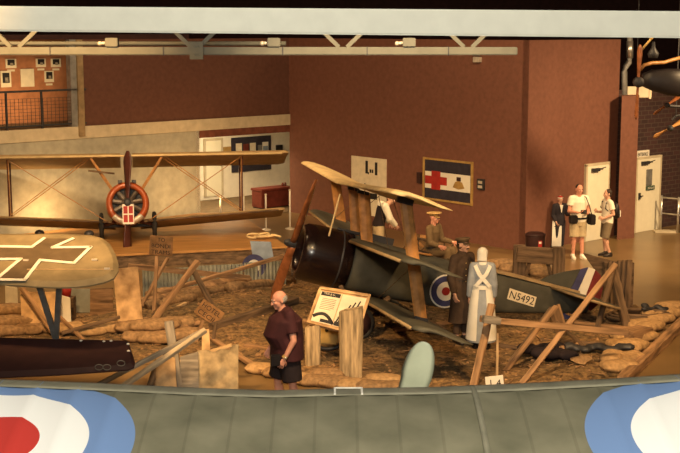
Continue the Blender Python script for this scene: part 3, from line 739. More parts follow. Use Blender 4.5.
mb = MB(); mb.tube([c0, c1], .035, 8); mb.build('axle', M['iron'], t3)
# two-blade mahogany propeller
def propeller(xf, R, cw, m, name, parent, ang=0.0, hub=.10, ax='x', zc=0.0, xo=-.06, thick=.035):
    mb = MB(xf); rot = Matrix.Rotation(ang, 3, 'X')
    for sg in (-1, 1):
        rings = []
        for i in range(15):
            k = i/14; r = .05+(R-.05)*k
            ch = cw*(0.55+0.45*math.sin(min(1, k*1.15)*math.pi*0.5)) if k < .78 else cw*(1-((k-.78)/.22)**2*0.72)
            if k < .15: ch = cw*.62
            th = math.radians(64-34*min(1, k*1.2)); tk = thick*(1.5-k)
            ring = []
            for a, b in ((-.5, 0), (-.3, .5), (.1, .6), (.5, .1), (.5, -.1), (.1, -.5), (-.3, -.4)):
                u, w_ = a*ch, b*tk
                y = u*math.cos(th)-w_*math.sin(th); x = u*math.sin(th)+w_*math.cos(th)
                p = rot @ V((0, sg*y, sg*r)); ring.append((xo+x, p.y, zc+p.z))
            rings.append(ring)
        mb.loft(rings)
    pr = mb.build(name, m, parent, smooth=True)
    mb = MB(xf); mb.lathe([(.0, -.16), (hub*.5, -.15), (hub, -.09), (hub, .05)], 18, (xo, 0, zc), 'x'); mb.build('propeller_hub', M['iron'], pr, smooth=False)
    return pr
propeller(TX, 1.36, .24, M['prop_red'], 'propeller', t3, ang=.50, hub=.07, zc=-.20, xo=-.08, thick=.06)

# ================================================================== BIPLANE WITH ORANGE NOSE (head on, on the platform)
PH = .34
hubL = AT(127.5, 203, 28.6)
BX = craft(hubL.x, hubL.y, hubL.z, math.radians(90)+.17, .20, 0.0)      # local -x faces the camera, +y is picture-left
pe0, pe1 = G(120, 254, PH), G(287, 246, PH)
bp = thing('biplane', 'biplane with an orange ring cowl facing us on the wooden platform', 'airplane', (hubL.x, hubL.y+1.2, PH))
mb = MB(BX); mb.loft([circ(.16, .35, 0), circ(.05, .36, 0), circ(0, .42, 0), circ(.03, .47, 0), circ(.14, .50, 0), circ(.7, .51, 0), circ(.75, .48, 0)], caps=False)
cwl = mb.build('cowling', M['orange_cowl'], bp, smooth=True)
mb = MB(BX)
n = 18
for (r0, r1) in ((.372, .498),):
    rings = []
    for j in range(n+1):
        a = math.radians(-90-48+96*j/n); s_, c_ = math.sin(a), math.cos(a)
        rings.append([(-.012, r0*c_, r0*s_), (-.03, (r0+r1)/2*c_, (r0+r1)/2*s_), (.06, (r1+.008)*c_, (r1+.008)*s_), (.10, (r1-.01)*c_, (r1-.01)*s_), (.05, r0*c_, r0*s_)])
    mb.loft(rings)
mb.build('cowl_lip', M['silver'], cwl, smooth=True)
mb = MB(BX); mb.lathe([(.44, .30), (.44, .34)], 24, (0, 0, 0), 'x'); mb.build('engine_bulkhead', M['black'], bp)
mb = MB(BX); mb.lathe([(.11, .0), (.14, .06), (.14, .2), (.1, .26)], 16, (0, 0, 0), 'x'); eng = mb.build('rotary_engine', M['engine'], bp)
for k in range(9):
    a = 2*math.pi*k/9+.17; d = V((0, math.cos(a), math.sin(a))); mb = MB(BX)
    mb.cone(V((.14, 0, 0))+d*.12, V((.14, 0, 0))+d*.34, .055, .050, 8, False)
    for q in range(4): mb.cone(V((.14, 0, 0))+d*(.18+.035*q), V((.14, 0, 0))+d*(.19+.035*q), .068, .068, 8, False)
    mb.tube([V((.07, 0, 0))+d*.14, V((.06, 0, 0))+d*.33], .010, 5); mb.build('engine_cylinder', M['engine'], eng)
mb = MB(BX); mb.loft([circ(x, 0, zc, 24, sq, hw, hh) for x, hw, hh, zc, sq in ((.72, .47, .47, 0, 0), (1.2, .42, .44, 0, .5), (2.2, .34, .38, 0, .7), (3.2, .20, .24, .04, .7), (4.1, .04, .10, .06, .6))]); mb.build('fuselage', M['linen_dim'], bp, smooth=True)
for sg in (-1, 1): wing(BX, .25, 1.50, 1.12, sg*.14, sg*3.85, .004, inc=.09, n=16, tk=.8).build('upper_wing', M['linen_dim'], bp, smooth=True)
mb = MB(BX); mb.tube([(.255, -3.66, 1.12), (.255, 3.66, 1.12)], .026, 8); mb.build('leading_edge', M['linen'], bp, smooth=True)
for sg in (-1, 1):
    o = wing(BX, .62, 1.20, -.44, sg*.30, sg*3.75, .065, inc=.09, n=14, tk=.8).build('lower_wing', M['linen_dim'], bp, smooth=True)
    mb = MB(BX); mb.tube([(.615, sg*.45, -.40), (.615, sg*3.58, -.44+3.58*.065)], .024, 8); mb.build('leading_edge', M['wood_dark'], o, smooth=True)
    for x_ in (.50, 1.15):
        mb = MB(BX); mb.bar((x_+.3, sg*2.72, -.44+2.72*.065), (x_-.02, sg*2.72, 1.10), .035, .05, up=(1, 0, 0)); mb.build('wing_strut', M['prop_dark'], bp)
    for x_ in (.35, 1.0):
        mb = MB(BX); mb.bar((x_+.2, sg*.33, .35), (x_-.02, sg*.82, 1.09), .05, .06, up=(1, 0, 0)); mb.build('cabane_strut', M['strut'], bp)
    for a, b in (((.5, sg*.85, 1.08), (.85, sg*2.7, -.22)), ((.53, sg*.95, 1.08), (.9, sg*2.78, -.22)), ((.6, sg*.5, -.38), (.42, sg*2.7, 1.08)), ((.42, sg*2.7, 1.08), (.85, sg*2.7, -.2))):
        mb = MB(BX); mb.tube([a, b], .010, 5); mb.build('bracing_wire', M['strut'], bp)
mb = MB(BX); mb.bar((.38, .28, .72), (.38, .88, .80), .05, .04); mb.build('sight_bar', M['wood_dark'], bp)
for sg in (-1, 1):
    mb = MB(BX); mb.box((.55, sg*.16, .50), (.5, .10, .12)); mb.tube([(.30, sg*.16, .50), (.02, sg*.16, .50)], .035, 10); mb.build('machine_gun', M['iron'], bp)
pr = propeller(BX, 1.20, .23, M['prop_dark'], 'propeller', bp, ang=0.03, xo=-.10)
wc = BX @ V((-.21, -.02, -.26))
mb = MB(BX); mb.box((-.20, -.01, -.27), (.015, .26, .46)); wn = mb.build('warning_card', M['white'], pr)
for yy in (-.06, .06):
    for zz in (-.10, .10):
        mb = MB(BX); mb.box((-.21, -.01+yy, -.27+zz), (.008, .095, .17)); mb.build('red_square', M['red'], wn)
for sg in (-1, 1):
    c0 = BX @ V((.95, sg*.62, -.9)); c0.z = PH+.33
    for x_ in (.6, 1.5):
        mb = MB(); mb.bar(BX @ V((x_, sg*.30, -.40)), c0, .06, .06, up=(1, 0, 0)); mb.build('gear_leg', M['prop_dark'], bp)
    mb = MB(); n = 22; d = V((math.cos(.17), math.sin(.17), 0)); fx = V((-d.y, d.x, 0))
    mb.tube([c0+fx*(.28*math.cos(2*math.pi*j/n))+V((0, 0, .28*math.sin(2*math.pi*j/n))) for j in range(n)], .05, 8, closed=True); wh = mb.build('wheel', M['tyre'], bp, smooth=True)
    mb = MB(); mb.loft([[c0+d*o_+fx*(r_*math.cos(2*math.pi*j/n))+V((0, 0, r_*math.sin(2*math.pi*j/n))) for j in range(n)] for o_, r_ in ((-.07, .03), (-.03, .26), (.03, .26), (.07, .03))]); mb.build('wheel_cover', M['iron'], wh, smooth=True)
ca, cb = BX @ V((.95, -.62, -.9)), BX @ V((.95, .62, -.9)); ca.z = cb.z = PH+.33
mb = MB(); mb.tube([ca, cb], .04, 8); mb.build('axle', M['iron'], bp)
mb = MB(BX); mb.loft([[(x, y, .06+z) for y, z in ((-.02, 0), (.02, 0), (.02, h), (-.02, h))] for x, h in ((3.65, .25), (3.95, .7), (4.25, .6), (4.3, .1))]); mb.build('rudder', M['linen_dim'], bp)
a = BX @ V((3.9, 0, .0)); mb = MB(); mb.tube([a, (a.x, a.y, PH+.03)], .03, 8); mb.build('tail_skid', M['strut'], bp)

# platform it stands on
q1 = V((pe1.x, pe1.y, 0)); WL_ = lambda u, g: V((A0.x, A0.y, 0))+dL*u+nL*g
pf = V((pe0.x, pe0.y, 0)); q0 = WL_(9.6, .30); qm = pf+(pf-q1).normalized()*2.6
tp = thing('display_platform', 'low orange-brown wooden platform under the orange-nosed biplane', 'platform', (q0+q1)/2)
poly = [q0, qm, q1, WL_(2.6, .9), WL_(3.4, .25)]
cen = sum(poly, V())/5
mb = MB(); mb.prism([p+V((0, 0, PH-.05)) for p in poly], (0, 0, .05)); mb.build('platform_top', M['platform'], tp)
mb = MB(); mb.prism([p+(cen-p).normalized()*.05 for p in poly], (0, 0, PH-.05)); mb.build('platform_base', M['wood_dark'], tp)
# lamps on the platform edge
for (x, y, Y, lb) in ((39.5, 233.5, 27.2, 'black rounded lamp housing behind the cross-marked wing, farther from its tip'), (89, 234, 27.2, 'dark grey rounded lamp housing seen just behind the cross-marked wing tip')):
    c = AT(x, y, Y); t = thing('floor_lamp', lb, 'lamp', (c.x, c.y, 0), 'lamps behind the cross-marked wing')
    mb = MB(); mb.ell(c, (.11, .13, .085)); mb.build('lamp_housing', M['black'] if x < 60 else M['iron'], t, smooth=True)
    mb = MB(); mb.tube([c, (c.x, c.y, 0.02)], .02, 8); mb.build('lamp_pole', M['iron'], t); mb = MB(); mb.lathe([(.14, 0), (.14, .02), (.03, .04)], 14, (c.x, c.y, 0)); mb.build('lamp_base', M['iron'], t)

# ================================================================== BIPLANE UNDER THE BALCONY (big wing with roundels)
def roundel_mat():
    m, nt, b = nodes_principled('wing_fabric_roundels', 0.75)
    tc = nt.nodes.new('ShaderNodeTexCoord'); sp = nt.nodes.new('ShaderNodeSeparateXYZ'); nt.links.new(tc.outputs['Object'], sp.inputs[0])
    def mth(op, a, bb=None):
        n = nt.nodes.new('ShaderNodeMath'); n.operation = op
        for i, q in enumerate((a, bb)):
            if q is None: continue
            if isinstance(q, (int, float)): n.inputs[i].default_value = q
            else: nt.links.new(q, n.inputs[i])
        return n.outputs[0]
    ax = mth('SUBTRACT', mth('ABSOLUTE', mth('SUBTRACT', sp.outputs[0], 0.0)), RSEP)
    dist = mth('SQRT', mth('ADD', mth('MULTIPLY', ax, ax), mth('POWER', mth('ABSOLUTE', mth('SUBTRACT', sp.outputs[1], -0.05)), 2)))
    nz = nt.nodes.new('ShaderNodeTexNoise'); nz.inputs['Scale'].default_value = 3.0; nz.inputs['Detail'].default_value = 6; nt.links.new(tc.outputs['Object'], nz.inputs['Vector'])
    rp = nt.nodes.new('ShaderNodeValToRGB'); rp.color_ramp.elements[0].color = (0.115, 0.110, 0.068, 1); rp.color_ramp.elements[1].color = (0.212, 0.196, 0.128, 1)
    rp.color_ramp.elements[0].position = .3; rp.color_ramp.elements[1].position = .7
    nt.links.new(nz.outputs['Fac'], rp.inputs[0]); col = rp.outputs[0]
    fr = mth('ABSOLUTE', mth('SUBTRACT', mth('FRACT', mth('ADD', mth('DIVIDE', sp.outputs[0], RIB), 100.06)), .5))
    seam = mth('GREATER_THAN', fr, .465)
    ms = nt.nodes.new('ShaderNodeMixRGB'); ms.blend_type = 'MULTIPLY'; nt.links.new(mth('MULTIPLY', seam, .20), ms.inputs[0]); nt.links.new(col, ms.inputs[1]); ms.inputs[2].default_value = (.25, .24, .2, 1); col = ms.outputs[0]
    for r, c in ((.715, (0.155, 0.26, 0.50)), (.474, (0.86, 0.86, 0.84)), (.218, (0.52, 0.035, 0.025))):
        mx = nt.nodes.new('ShaderNodeMixRGB'); nt.links.new(mth('LESS_THAN', dist, r), mx.inputs[0]); nt.links.new(col, mx.inputs[1]); mx.inputs[2].default_value = (*c, 1); col = mx.outputs[0]
    nt.links.new(col, b.inputs['Base Color']); return m
SW = 169.0; RIB = .228
P0 = AT(358, 378, 7.1)
RSEP = 1.905
FX = Matrix.Translation((P0.x, P0.y-.74, P0.z-.13)) @ Matrix.Rotation(math.radians(10), 4, 'X')
M['wingfab'] = roundel_mat()
big = thing('biplane', 'big grey-green biplane wing panel with blue, white and red roundels, pale propeller ahead', 'airplane', (P0.x, P0.y-.7, 0))
def dz_at(x):
    k = [(-4.6, .12), (-2.15, .062), (-1.5, .034), (-.95, .004), (-.5, -.012), (-.1, 0), (.4, .008), (.9, .03), (1.45, .062), (1.9, .095), (2.4, .135), (4.6, .30)]
    for (a, b), (c, d) in zip(k, k[1:]):
        if a <= x <= c: return b+(d-b)*(x-a)/(c-a)
    return k[-1][1]
mb = MB(FX); rings = []; RIB = .228
i0 = -4.3
xs = []
x = i0
while x <= 4.3: xs.append(x); x += RIB/8
CHW = 1.5
prof = [(.0, 0.0), (.012, .026), (.035, .045), (.07, .060), (.12, .074), (.18, .084), (.26, .090), (.34, .090), (.44, .084), (.55, .074), (.66, .060), (.78, .042), (.9, .020), (1, .003), (1, -.004), (.7, .0), (.4, -.004), (.1, -.012), (.02, -.012)]
for x in xs:
    ph = (x/RIB) % 1.0; rib = math.exp(-((min(ph, 1-ph))/.07)**2)
    rings.append([(x, .75-CHW*a, dz_at(x)+b*1.25-.10 + (rib*.004-.011*math.sin(math.pi*ph)*(1 if .06 < a < .9 else 0) if b > .01 else 0)) for a, b in prof])
mb.loft(rings); wg = mb.build('upper_wing', M['wingfab'], None, smooth=True)
wg.data.transform(FX.inverted()); wg.parent = big; wg.matrix_basis = wmat(big).inverted() @ FX
# pale doped tape on the leading edge and rib tapes
mb = MB(FX); rings = []
for x in xs[::2]:
    rings.append([(x, .75-CHW*a, dz_at(x)+b*1.25-.10+.0030+o_) for a, b, o_ in ((.004, .010, 0), (.035, .045, 0), (.07, .060, 0), (.12, .074, 0), (.15, .080, 0), (.15, .076, 0), (.07, .055, 0))])
mb.loft(rings); M['tape'] = mat('wing_tape', (0.205, 0.192, 0.135), 0.75, var=0.12, scale=5); mb.build('leading_edge_tape', M['tape'], wg, smooth=True)
for xr in (.66,):
    mb = MB(FX); mb.loft([[(xr+s_*.016, .75-CHW*a, dz_at(xr)+b*1.25-.10+q) for s_, q in ((-1, .001), (-1, .005), (1, .005), (1, .001))] for a, b in prof[2:14]]); mb.build('rib_tape', M['tape'], wg, smooth=True)
M['label'] = M['white']
mb = MB(FX)
for (a0, a1, x0_, x1_) in ((.012, .05, -.135, .02),):
    z_ = dz_at(-.05)-.10
    mb.loft([[(x0_, .75-CHW*a, z_+b*1.25+.006+q), (x1_, .75-CHW*a, z_+b*1.25+.006+q)] + [(x1_, .75-CHW*a, z_+b*1.25+.002+q), (x0_, .75-CHW*a, z_+b*1.25+.002+q)] for a, b, q in ((.050, .0525, 0), (.09, .0655, 0), (.15, .080, 0))])
lp = mb.build('data_plate', M['tape'], wg)
mb = MB(FX); z_ = dz_at(-.05)-.10; mb.bar((-.135, .75-CHW*.055, z_+.054*1.25+.008), (.02, .75-CHW*.055, z_+.054*1.25+.008), .010, .006); mb.build('plate_edge', M['white'], lp)
for xx in (-.135, .02):
    mb = MB(FX); z_ = dz_at(-.05)-.10; mb.bar((xx, .75-CHW*.050, z_+.0525*1.25+.008), (xx, .75-CHW*.15, z_+.080*1.25+.008), .012, .006, up=(0, 0, 1)); mb.build('plate_edge', M['white'], lp)
# what carries the wing: body, struts, lower wing, wheels and propeller
bx = P0.x; by = P0.y
mb = MB(); 
mb.loft([[(bx+hw*c_, y, 1.75+zo+hh*s_) for c_, s_ in [(math.cos(2*math.pi*j/20), math.sin(2*math.pi*j/20)) for j in range(20)]] for y, hw, hh, zo in ((by+.62, .30, .30, .05), (by+.5, .46, .46, .04), (by-.3, .45, .48, 0), (by-1.2, .36, .44, -.1), (by-2.6, .18, .28, -.35), (by-3.6, .05, .14, -.5))])
mb.build('fuselage', M['olive_dark'], big, smooth=True)
for sg in (-1, 1):
    mb = MB(); xa = bx+sg*.3; mb.bar((xa, by-.1, 2.1), (bx+sg*.5, by-.25, P0.z-.12), .05, .08, up=(0, 1, 0)); mb.build('cabane_strut', M['strut'], big)
    mb = MB(); mb.loft([[(bx+sg*x_, by-.2-CHW*.9*a, 1.30+.02*x_+b*1.1) for a, b in prof] for x_ in (.35, 1.5, 2.8, 4.0)]); mb.build('lower_wing', M['olive_dark'], big, smooth=True)
    for dy in (-.35, -1.0):
        mb = MB(); mb.bar((bx+sg*2.8, by+dy, 1.42), (bx+sg*2.8, by+dy+.1, P0.z-.14), .05, .08, up=(0, 1, 0)); mb.build('wing_strut', M['strut'], big)
    wcx = V((bx+sg*.8, by-.05, .36)); mb = MB(); n = 22
    mb.tube([wcx+V((0, .31*math.cos(2*math.pi*j/n), .31*math.sin(2*math.pi*j/n))) for j in range(n)], .05, 8, closed=True); wh = mb.build('wheel', M['tyre'], big, smooth=True)
    mb = MB(); mb.lathe([(.03, -.07), (.28, -.03), (.28, .03), (.03, .07)], 22, wcx, 'x'); mb.build('wheel_cover', M['olive_dark'], wh, smooth=True)
    for dy in (.3, -.6):
        mb = MB(); mb.bar((bx+sg*.3, by+dy, 1.42), wcx, .05, .05, up=(0, 1, 0)); mb.build('gear_leg', M['strut'], big)
mb = MB(); mb.tube([(bx-.8, by-.05, .36), (bx+.8, by-.05, .36)], .035, 8); mb.build('axle', M['iron'], big)
mb = MB(); mb.tube([(bx, by-3.3, 1.15), (bx, by-3.7, .03)], .03, 8); mb.build('tail_skid', M['strut'], big)
# pale green propeller: broad rounded blades, hub ahead of the wing
tipp = AT(425.5, 342, by+.78); basep = AT(413, 388, by+.78)
dirp = (tipp-basep).normalized(); hubp = basep-dirp*.62
hubp = tipp - dirp*1.30
mb = MB(); side = dirp.cross(V((0, 1, 0))).normalized()
for sg in (-1, 1):
    rings = []
    for i in range(33):
        k = math.sin(math.pi/2*i/32)**.9; r = 1.30*k
        if k < .82: ch = .06+.135*math.sin(min(1, k/.66)*math.pi/2)**1.1
        else: ch = .195*math.sqrt(max(0.0, 1-((k-.82)/.18)**2.3))*(1) + .012
        th = math.radians(50-38*k)
        ring = []
        for a, b in ((-.5, 0), (-.35, .4), (0, .55), (.35, .35), (.5, 0), (.3, -.3), (-.3, -.3)):
            u, w_ = a*ch, b*.035*(1.4-k)
            ring.append(hubp+dirp*(sg*r)+side*(u*math.cos(th)-w_*math.sin(th))*sg+V((0, 1, 0))*(u*math.sin(th)+w_*math.cos(th)))
        rings.append(ring)
    mb.loft(rings)
ppr = mb.build('propeller', M['prop_pale'], big, smooth=True)
mb = MB(); mb.tube([(hubp.x, by+.55, hubp.z), (hubp.x, hubp.y+.12, hubp.z)], .11, 18); mb.build('propeller_hub', M['iron'], ppr, smooth=False)

# ================================================================== CROSS-MARKED WING WITH V STRUTS
UO = AT(36.4, 253, 16.0); tlt = math.radians(20)
UN = V((0, -math.sin(tlt), math.cos(tlt)))
def UP(x, y, h=0): return PL(x, y, UO+UN*h, UN)
cx = thing('biplane', 'olive and maroon wings of a biplane marked with a white-edged black cross', 'airplane', (UO.x-.5, UO.y, 0))
outl = [(-190, 222), (0, 234), (60, 233.8), (90, 235), (102, 238), (110, 244), (115.5, 254), (118.5, 264), (118.5, 271), (114, 278), (105, 282), (92, 285), (75, 287), (60, 287.5), (35, 286.5), (0, 284), (-190, 276)]
pts = [UP(*p) for p in outl]; cen = sum(pts, V())/len(pts)
mb = MB()
ins = [UP(*p) for p in [(-190, 227), (0, 238), (60, 238), (89, 239), (99, 242), (106, 247), (111, 256), (113.5, 264), (113.5, 270), (109.5, 276), (102, 279.5), (90, 282), (75, 284), (60, 284.4), (35, 283.5), (0, 281), (-190, 274)]]
mb.loft([[p-UN*.03 for p in ins], [p-UN*.02 for p in pts], [p for p in pts], [p+UN*.045 for p in ins]])
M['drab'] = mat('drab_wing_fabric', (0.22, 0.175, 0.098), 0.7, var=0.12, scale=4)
uw = mb.build('upper_wing', M['drab'], cx)
def strip(pp, h0, h1, m, name, parent):
    mb = MB(); q = [UP(*p, h0) for p in pp]; mb.prism(q, UN*(h1-h0)); return mb.build(name, m, parent)
# black cross then its white edging
c7 = lambda x, y: (x/4.857, 210+y/4.857)
M['crossfill'] = mat('cross_brown_black', (0.105, 0.075, 0.042), 0.7, var=.1)
crs = strip([c7(*p) for p in ((-60, 178), (155, 180), (210, 142), (350, 142), (255, 182), (440, 180), (360, 258), (195, 243), (120, 340), (-20, 338), (100, 238), (-60, 240))], .040, .052, M['crossfill'], 'cross_fill', uw)
def edge(pl, w=1.0):
    for (x0, y0), (x1, y1) in zip(pl, pl[1:]):
        a, b = c7(x0, y0), c7(x1, y1); pa_, pb_ = UP(*a, .054), UP(*b, .054); d = (pb_-pa_).normalized(); s_ = d.cross(UN)*.024
        mb = MB(); mb.prism([pa_-s_-d*.02, pb_-s_+d*.02, pb_+s_+d*.02, pa_+s_-d*.02], UN*.006); mb.build('cross_edge', M['white'], crs)
edge([(-60, 176), (155, 180), (213, 138)]); edge([(352, 140), (255, 182), (440, 180), (360, 258), (195, 243), (120, 340), (-20, 338), (100, 238), (-60, 240)])
mb = MB(); a, b = UP(27, 269.5, .05), UP(113, 269.5, .05); mb.tube([a, b], .010, 6); mb.build('aileron_seam', M['linen_dim'], uw)
for x_, y_ in ((94.5, 259.5), (107, 268.5), (26, 260)):
    mb = MB(); mb.box(UP(x_, y_, .06), (.07, .03, .02)); mb.build('wing_fitting', M['silver'], uw)
LO = AT(60, 356, 15.6); LN = UN
def LPp(x, y, h=0): return PL(x, y, LO+LN*h, LN)
lo = [(-190, 338), (0, 337.5), (126, 340.5), (129, 343), (135, 362), (134, 367), (128, 369.5), (60, 374.5), (0, 377), (-190, 380)]
li = [(-190, 341), (0, 340), (124, 343), (126.5, 345), (131.5, 361), (131, 364), (126, 366.5), (60, 371), (0, 373.5), (-190, 377)]
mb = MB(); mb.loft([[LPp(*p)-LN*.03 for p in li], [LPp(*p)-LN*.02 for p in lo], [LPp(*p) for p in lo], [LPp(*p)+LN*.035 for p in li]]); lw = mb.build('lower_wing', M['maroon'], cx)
for (x_, y_) in ((81, 340.8), (104, 341.5), (111, 341), (128, 344), (128.5, 351)):
    mb = MB(); mb.ell(LPp(x_, y_, .03), (.022, .022, .016)); mb.build('wing_bolt', M['white'], lw, smooth=True)
bs = LPp(56, 339.5, .0)
for x_, y_ in ((38, 285), (59.5, 286)):
    mb = MB(); a = UP(x_, y_-3, -.02); mb.bar(a, bs, .07, .045, up=(0, 1, 0)); mb.build('wing_strut', M['metal_grey'], cx)
for pp in ((99, 366), (107, 366), (121, 362)):
    mb = MB(); c0 = LPp(pp[0], pp[1]+2, .05); mb.tube([c0+V((.05*math.cos(a), 0, .01+.035*math.sin(a))) for a in [2*math.pi*j/14 for j in range(14)]], .006, 6, closed=True); mb.build('tie_ring', M['wood_grey'], lw)
# body the wings belong to, out past the picture edge
mb = MB(); xb = UP(-190, 250).x - .3
mb.loft([[(xb+hw*math.cos(2*math.pi*j/18), y, 1.45+zo+hh*math.sin(2*math.pi*j/18)) for j in range(18)] for y, hw, hh, zo in ((18.2, .32, .36, .25), (17.6, .45, .5, .2), (15.5, .42, .5, 0), (13.0, .2, .3, -.5), (12.0, .06, .16, -.7))]); mb.build('fuselage', M['maroon'], cx, smooth=True)
for sg in (-1, 1):
    mb = MB(); mb.bar((xb+sg*.35, 16.6, .95), (xb+sg*.7, 16.8, .06), .08, .08); mb.build('gear_leg', M['iron'], cx)

# ================================================================== TRENCH GROUND
DP = [G(*p) for p in ((-60, 345), (60, 358), (130, 366), (245, 362), (300, 376), (400, 390), (520, 394), (626, 376), (650, 352), (686, 322), (640, 306), (585, 285), (520, 268), (440, 258), (330, 256), (282, 270), (282, 290), (140, 297), (60, 300), (-60, 305))]
def inside(x, y, P=DP):
    c = False; j = len(P)-1
    for i in range(len(P)):
        a, b = P[i], P[j]
        if (a.y > y) != (b.y > y) and x < (b.x-a.x)*(y-a.y)/(b.y-a.y)+a.x: c = not c
        j = i
    return c
def edge_d(x, y):
    best = 9
    for a, b in zip(DP, DP[1:]+DP[:1]):
        d = V((b.x-a.x, b.y-a.y)); t = max(0, min(1, ((x-a.x)*d.x+(y-a.y)*d.y)/d.length_squared)); best = min(best, math.hypot(x-a.x-t*d.x, y-a.y-t*d.y))
    return best
MOUNDS = [(-2.2, 22.6, 1.5, .22), (-3.6, 22.0, .9, .14), (-.9, 24.0, 1.3, .15), (1.8, 24.5, 2.0, .15), (5.0, 20.4, .8, .05), (-5.5, 19.5, 1.2, .12), (3.6, 18.4, .9, .05), (0.2, 18.3, .5, .03)]
def TH(x, y):
    if not inside(x, y): return 0.0
    e = min(1, edge_d(x, y)/.5)
    z = .045 + .045*noise.noise(V((x*.9, y*.9, 3))) + .030*noise.noise(V((x*2.7, y*2.7, 9))) + .022*noise.noise(V((x*7, y*7, 1)))
    for mx, my, r, h in MOUNDS: z += h*math.exp(-((x-mx)**2+(y-my)**2)/(r*r))
    return max(.004, z*e)
mb = MB(); x0, x1 = min(p.x for p in DP), max(p.x for p in DP); y0, y1 = min(p.y for p in DP), max(p.y for p in DP); st = .07
nx, ny = int((x1-x0)/st)+1, int((y1-y0)/st)+1; gv = {}
for i in range(nx+1):
    for j in range(ny+1):
        x, y = x0+i*st, y0+j*st
        if inside(x, y): gv[i, j] = mb.v((x, y, TH(x, y)))
for (i, j), v_ in gv.items():
    q = [gv.get((i, j)), gv.get((i+1, j)), gv.get((i+1, j+1)), gv.get((i, j+1))]
    if all(q): mb.f(q)
o = mb.build('trench_ground', M['dirt'], smooth=True); o['kind'] = 'structure'
def GT(x, y, dz=0.0):
    p = G(x, y); p.z = TH(p.x, p.y)+dz; return p

# loose clods and splinters, uncountable
mb = MB(); rnd = random.Random(3)
for _ in range(4200):
    x, y = rnd.uniform(x0, x1), rnd.uniform(y0, y1)
    if not inside(x, y) or edge_d(x, y) < .15: continue
    z = TH(x, y); r = rnd.uniform(.010, .034)*(2.2 if rnd.random() < .07 else 1)
    R = Matrix.Rotation(rnd.uniform(0, 6), 3, 'Z') @ Matrix.Rotation(rnd.uniform(-.4, .4), 3, 'X')
    if rnd.random() < .75:
        mb.ell((x, y, z+r*.25), (r, r*rnd.uniform(.5, .9), r*.6), 6, 4, R)
    else:
        d = R @ V((1, 0, 0)); mb.bar(V((x, y, z+.012)), V((x, y, z+.02))+d*r*7, .018, .012)
o = mb.build('dirt_clods', M['stone']); tag(o, 'loose clods and splinters strewn over the trench ground', 'rubble', kind='stuff')

# ================================================================== SANDBAGS
def bag_mesh(seed, m):
    mb = MB(); rings = []; rnd = random.Random(seed)
    for i in range(17):
        t = -1+2*i/16; ring = []
        k = max(.0, 1-abs(t)**4)**.5*.95+.05
        for j in range(18):
            a = 2*math.pi*j/18; c_, s_ = math.cos(a), math.sin(a)
            y = math.copysign(abs(c_)**.75, c_)*.17*(.55+.45*k); z = math.copysign(abs(s_)**.8, s_)*.085*k
            n = 1+.16*noise.noise(V((t*2.2+seed, c_*1.5, s_*1.5)))
            ring.append((t*.29, y*n, .085+z*n-.012*(1-t*t)*0))
        rings.append(ring)
    mb.loft(rings); return mb.build('sandbag', m, smooth=True)
protos = {}
def sandbag(x, y, rz, label, group, k='sack', sc=1.0, dz=0.0, tilt=0.0, seed=1):
    key = (k, seed % 3)
    if key not in protos: o = protos[key] = bag_mesh(seed % 3+1, M[k])
    else: o = protos[key].copy(); COL.objects.link(o)
    p = G(x, y); o.location = (p.x, p.y, TH(p.x, p.y)+dz-.01); o.rotation_euler = (0, tilt, rz); o.scale = (sc, sc, sc)
    tag(o, label, 'sandbag', group); return o
ka, kb = G(630, 374), G(688, 316); kr = math.atan2(kb.y-ka.y, kb.x-ka.x)
grp = 'tan sandbags along the timber kerb'; lb = 'tan sandbag in the heap lying just inside the slanting timber kerb'
for i, (x, y, r) in enumerate(((619, 372, .2), (627, 363, .4), (612, 364, 1.2), (624, 352, .1), (634, 352, .9), (641, 342, .5), (628, 343, .2), (650, 333, .8), (641, 331, .1), (659, 325, .6), (655, 317, .2), (668, 318, .7), (671, 310, .3))):
    sandbag(x, y, r, lb, grp, 'sack', 1.05, seed=i)
grp2 = 'sandbags edging the walkway'; lb2 = 'brown sandbag in the low row edging the walkway in front of the dirt'
for i, (x, y, r) in enumerate(((300, 383, -.2), (318, 385, .1), (337, 387, -.15), (355, 389, .05), (373, 391, -.1), (391, 392, 0), (263, 373, -.2), (281, 377, -.1), (327, 379, -.1), (383, 385, .1), (404, 393, .1))):
    sandbag(x, y, r-.15, lb2, grp2, 'sack_dk' if i % 3 else 'sack', .98, seed=i)
grp3 = 'sandbags behind the maroon wing'; lb3 = 'fat tan sandbag in the pile between the maroon wing and crossed poles'
for i, (x, y, r, dz) in enumerate(((140, 345, .1, 0), (156, 347, -.1, 0), (170, 345, .2, 0), (186, 343, 0, 0), (148, 343, .1, .15), (163, 342, -.1, .15), (132, 338, .2, 0), (178, 336, .1, 0))):
    sandbag(x, y, r, lb3, grp3, 'sack_dk', 1.08, dz*.9, seed=i)
grp4 = 'sandbags below the cross-marked wing'; lb4 = 'dark tan sandbag in the stack under the cross-marked wing'
for i, (x, y, r, dz) in enumerate(((10, 338, .1, 0), (28, 337, -.1, 0), (44, 336, 0, 0), (4, 336, 0, .16), (20, 335, .1, .16), (35, 334, -.1, .16), (11, 333, .1, .32), (66, 338, .1, 0), (90, 338, .1, 0), (104, 337, -.1, 0))):
    sandbag(x, y, r, lb4, grp4, 'sack_dk' if i < 7 else 'sack', 1.1, dz, seed=i)
grp5 = 'sandbags by the flag wall'; lb5 = 'brown sandbag in the parapet behind the fuselage, toward the flag wall'
for i in range(9):
    sandbag(424+i*15, 268+i*1.3-(i % 2)*3, .1*((i % 3)-1), lb5, grp5, 'sack_dk', 1.15, .0, seed=i)

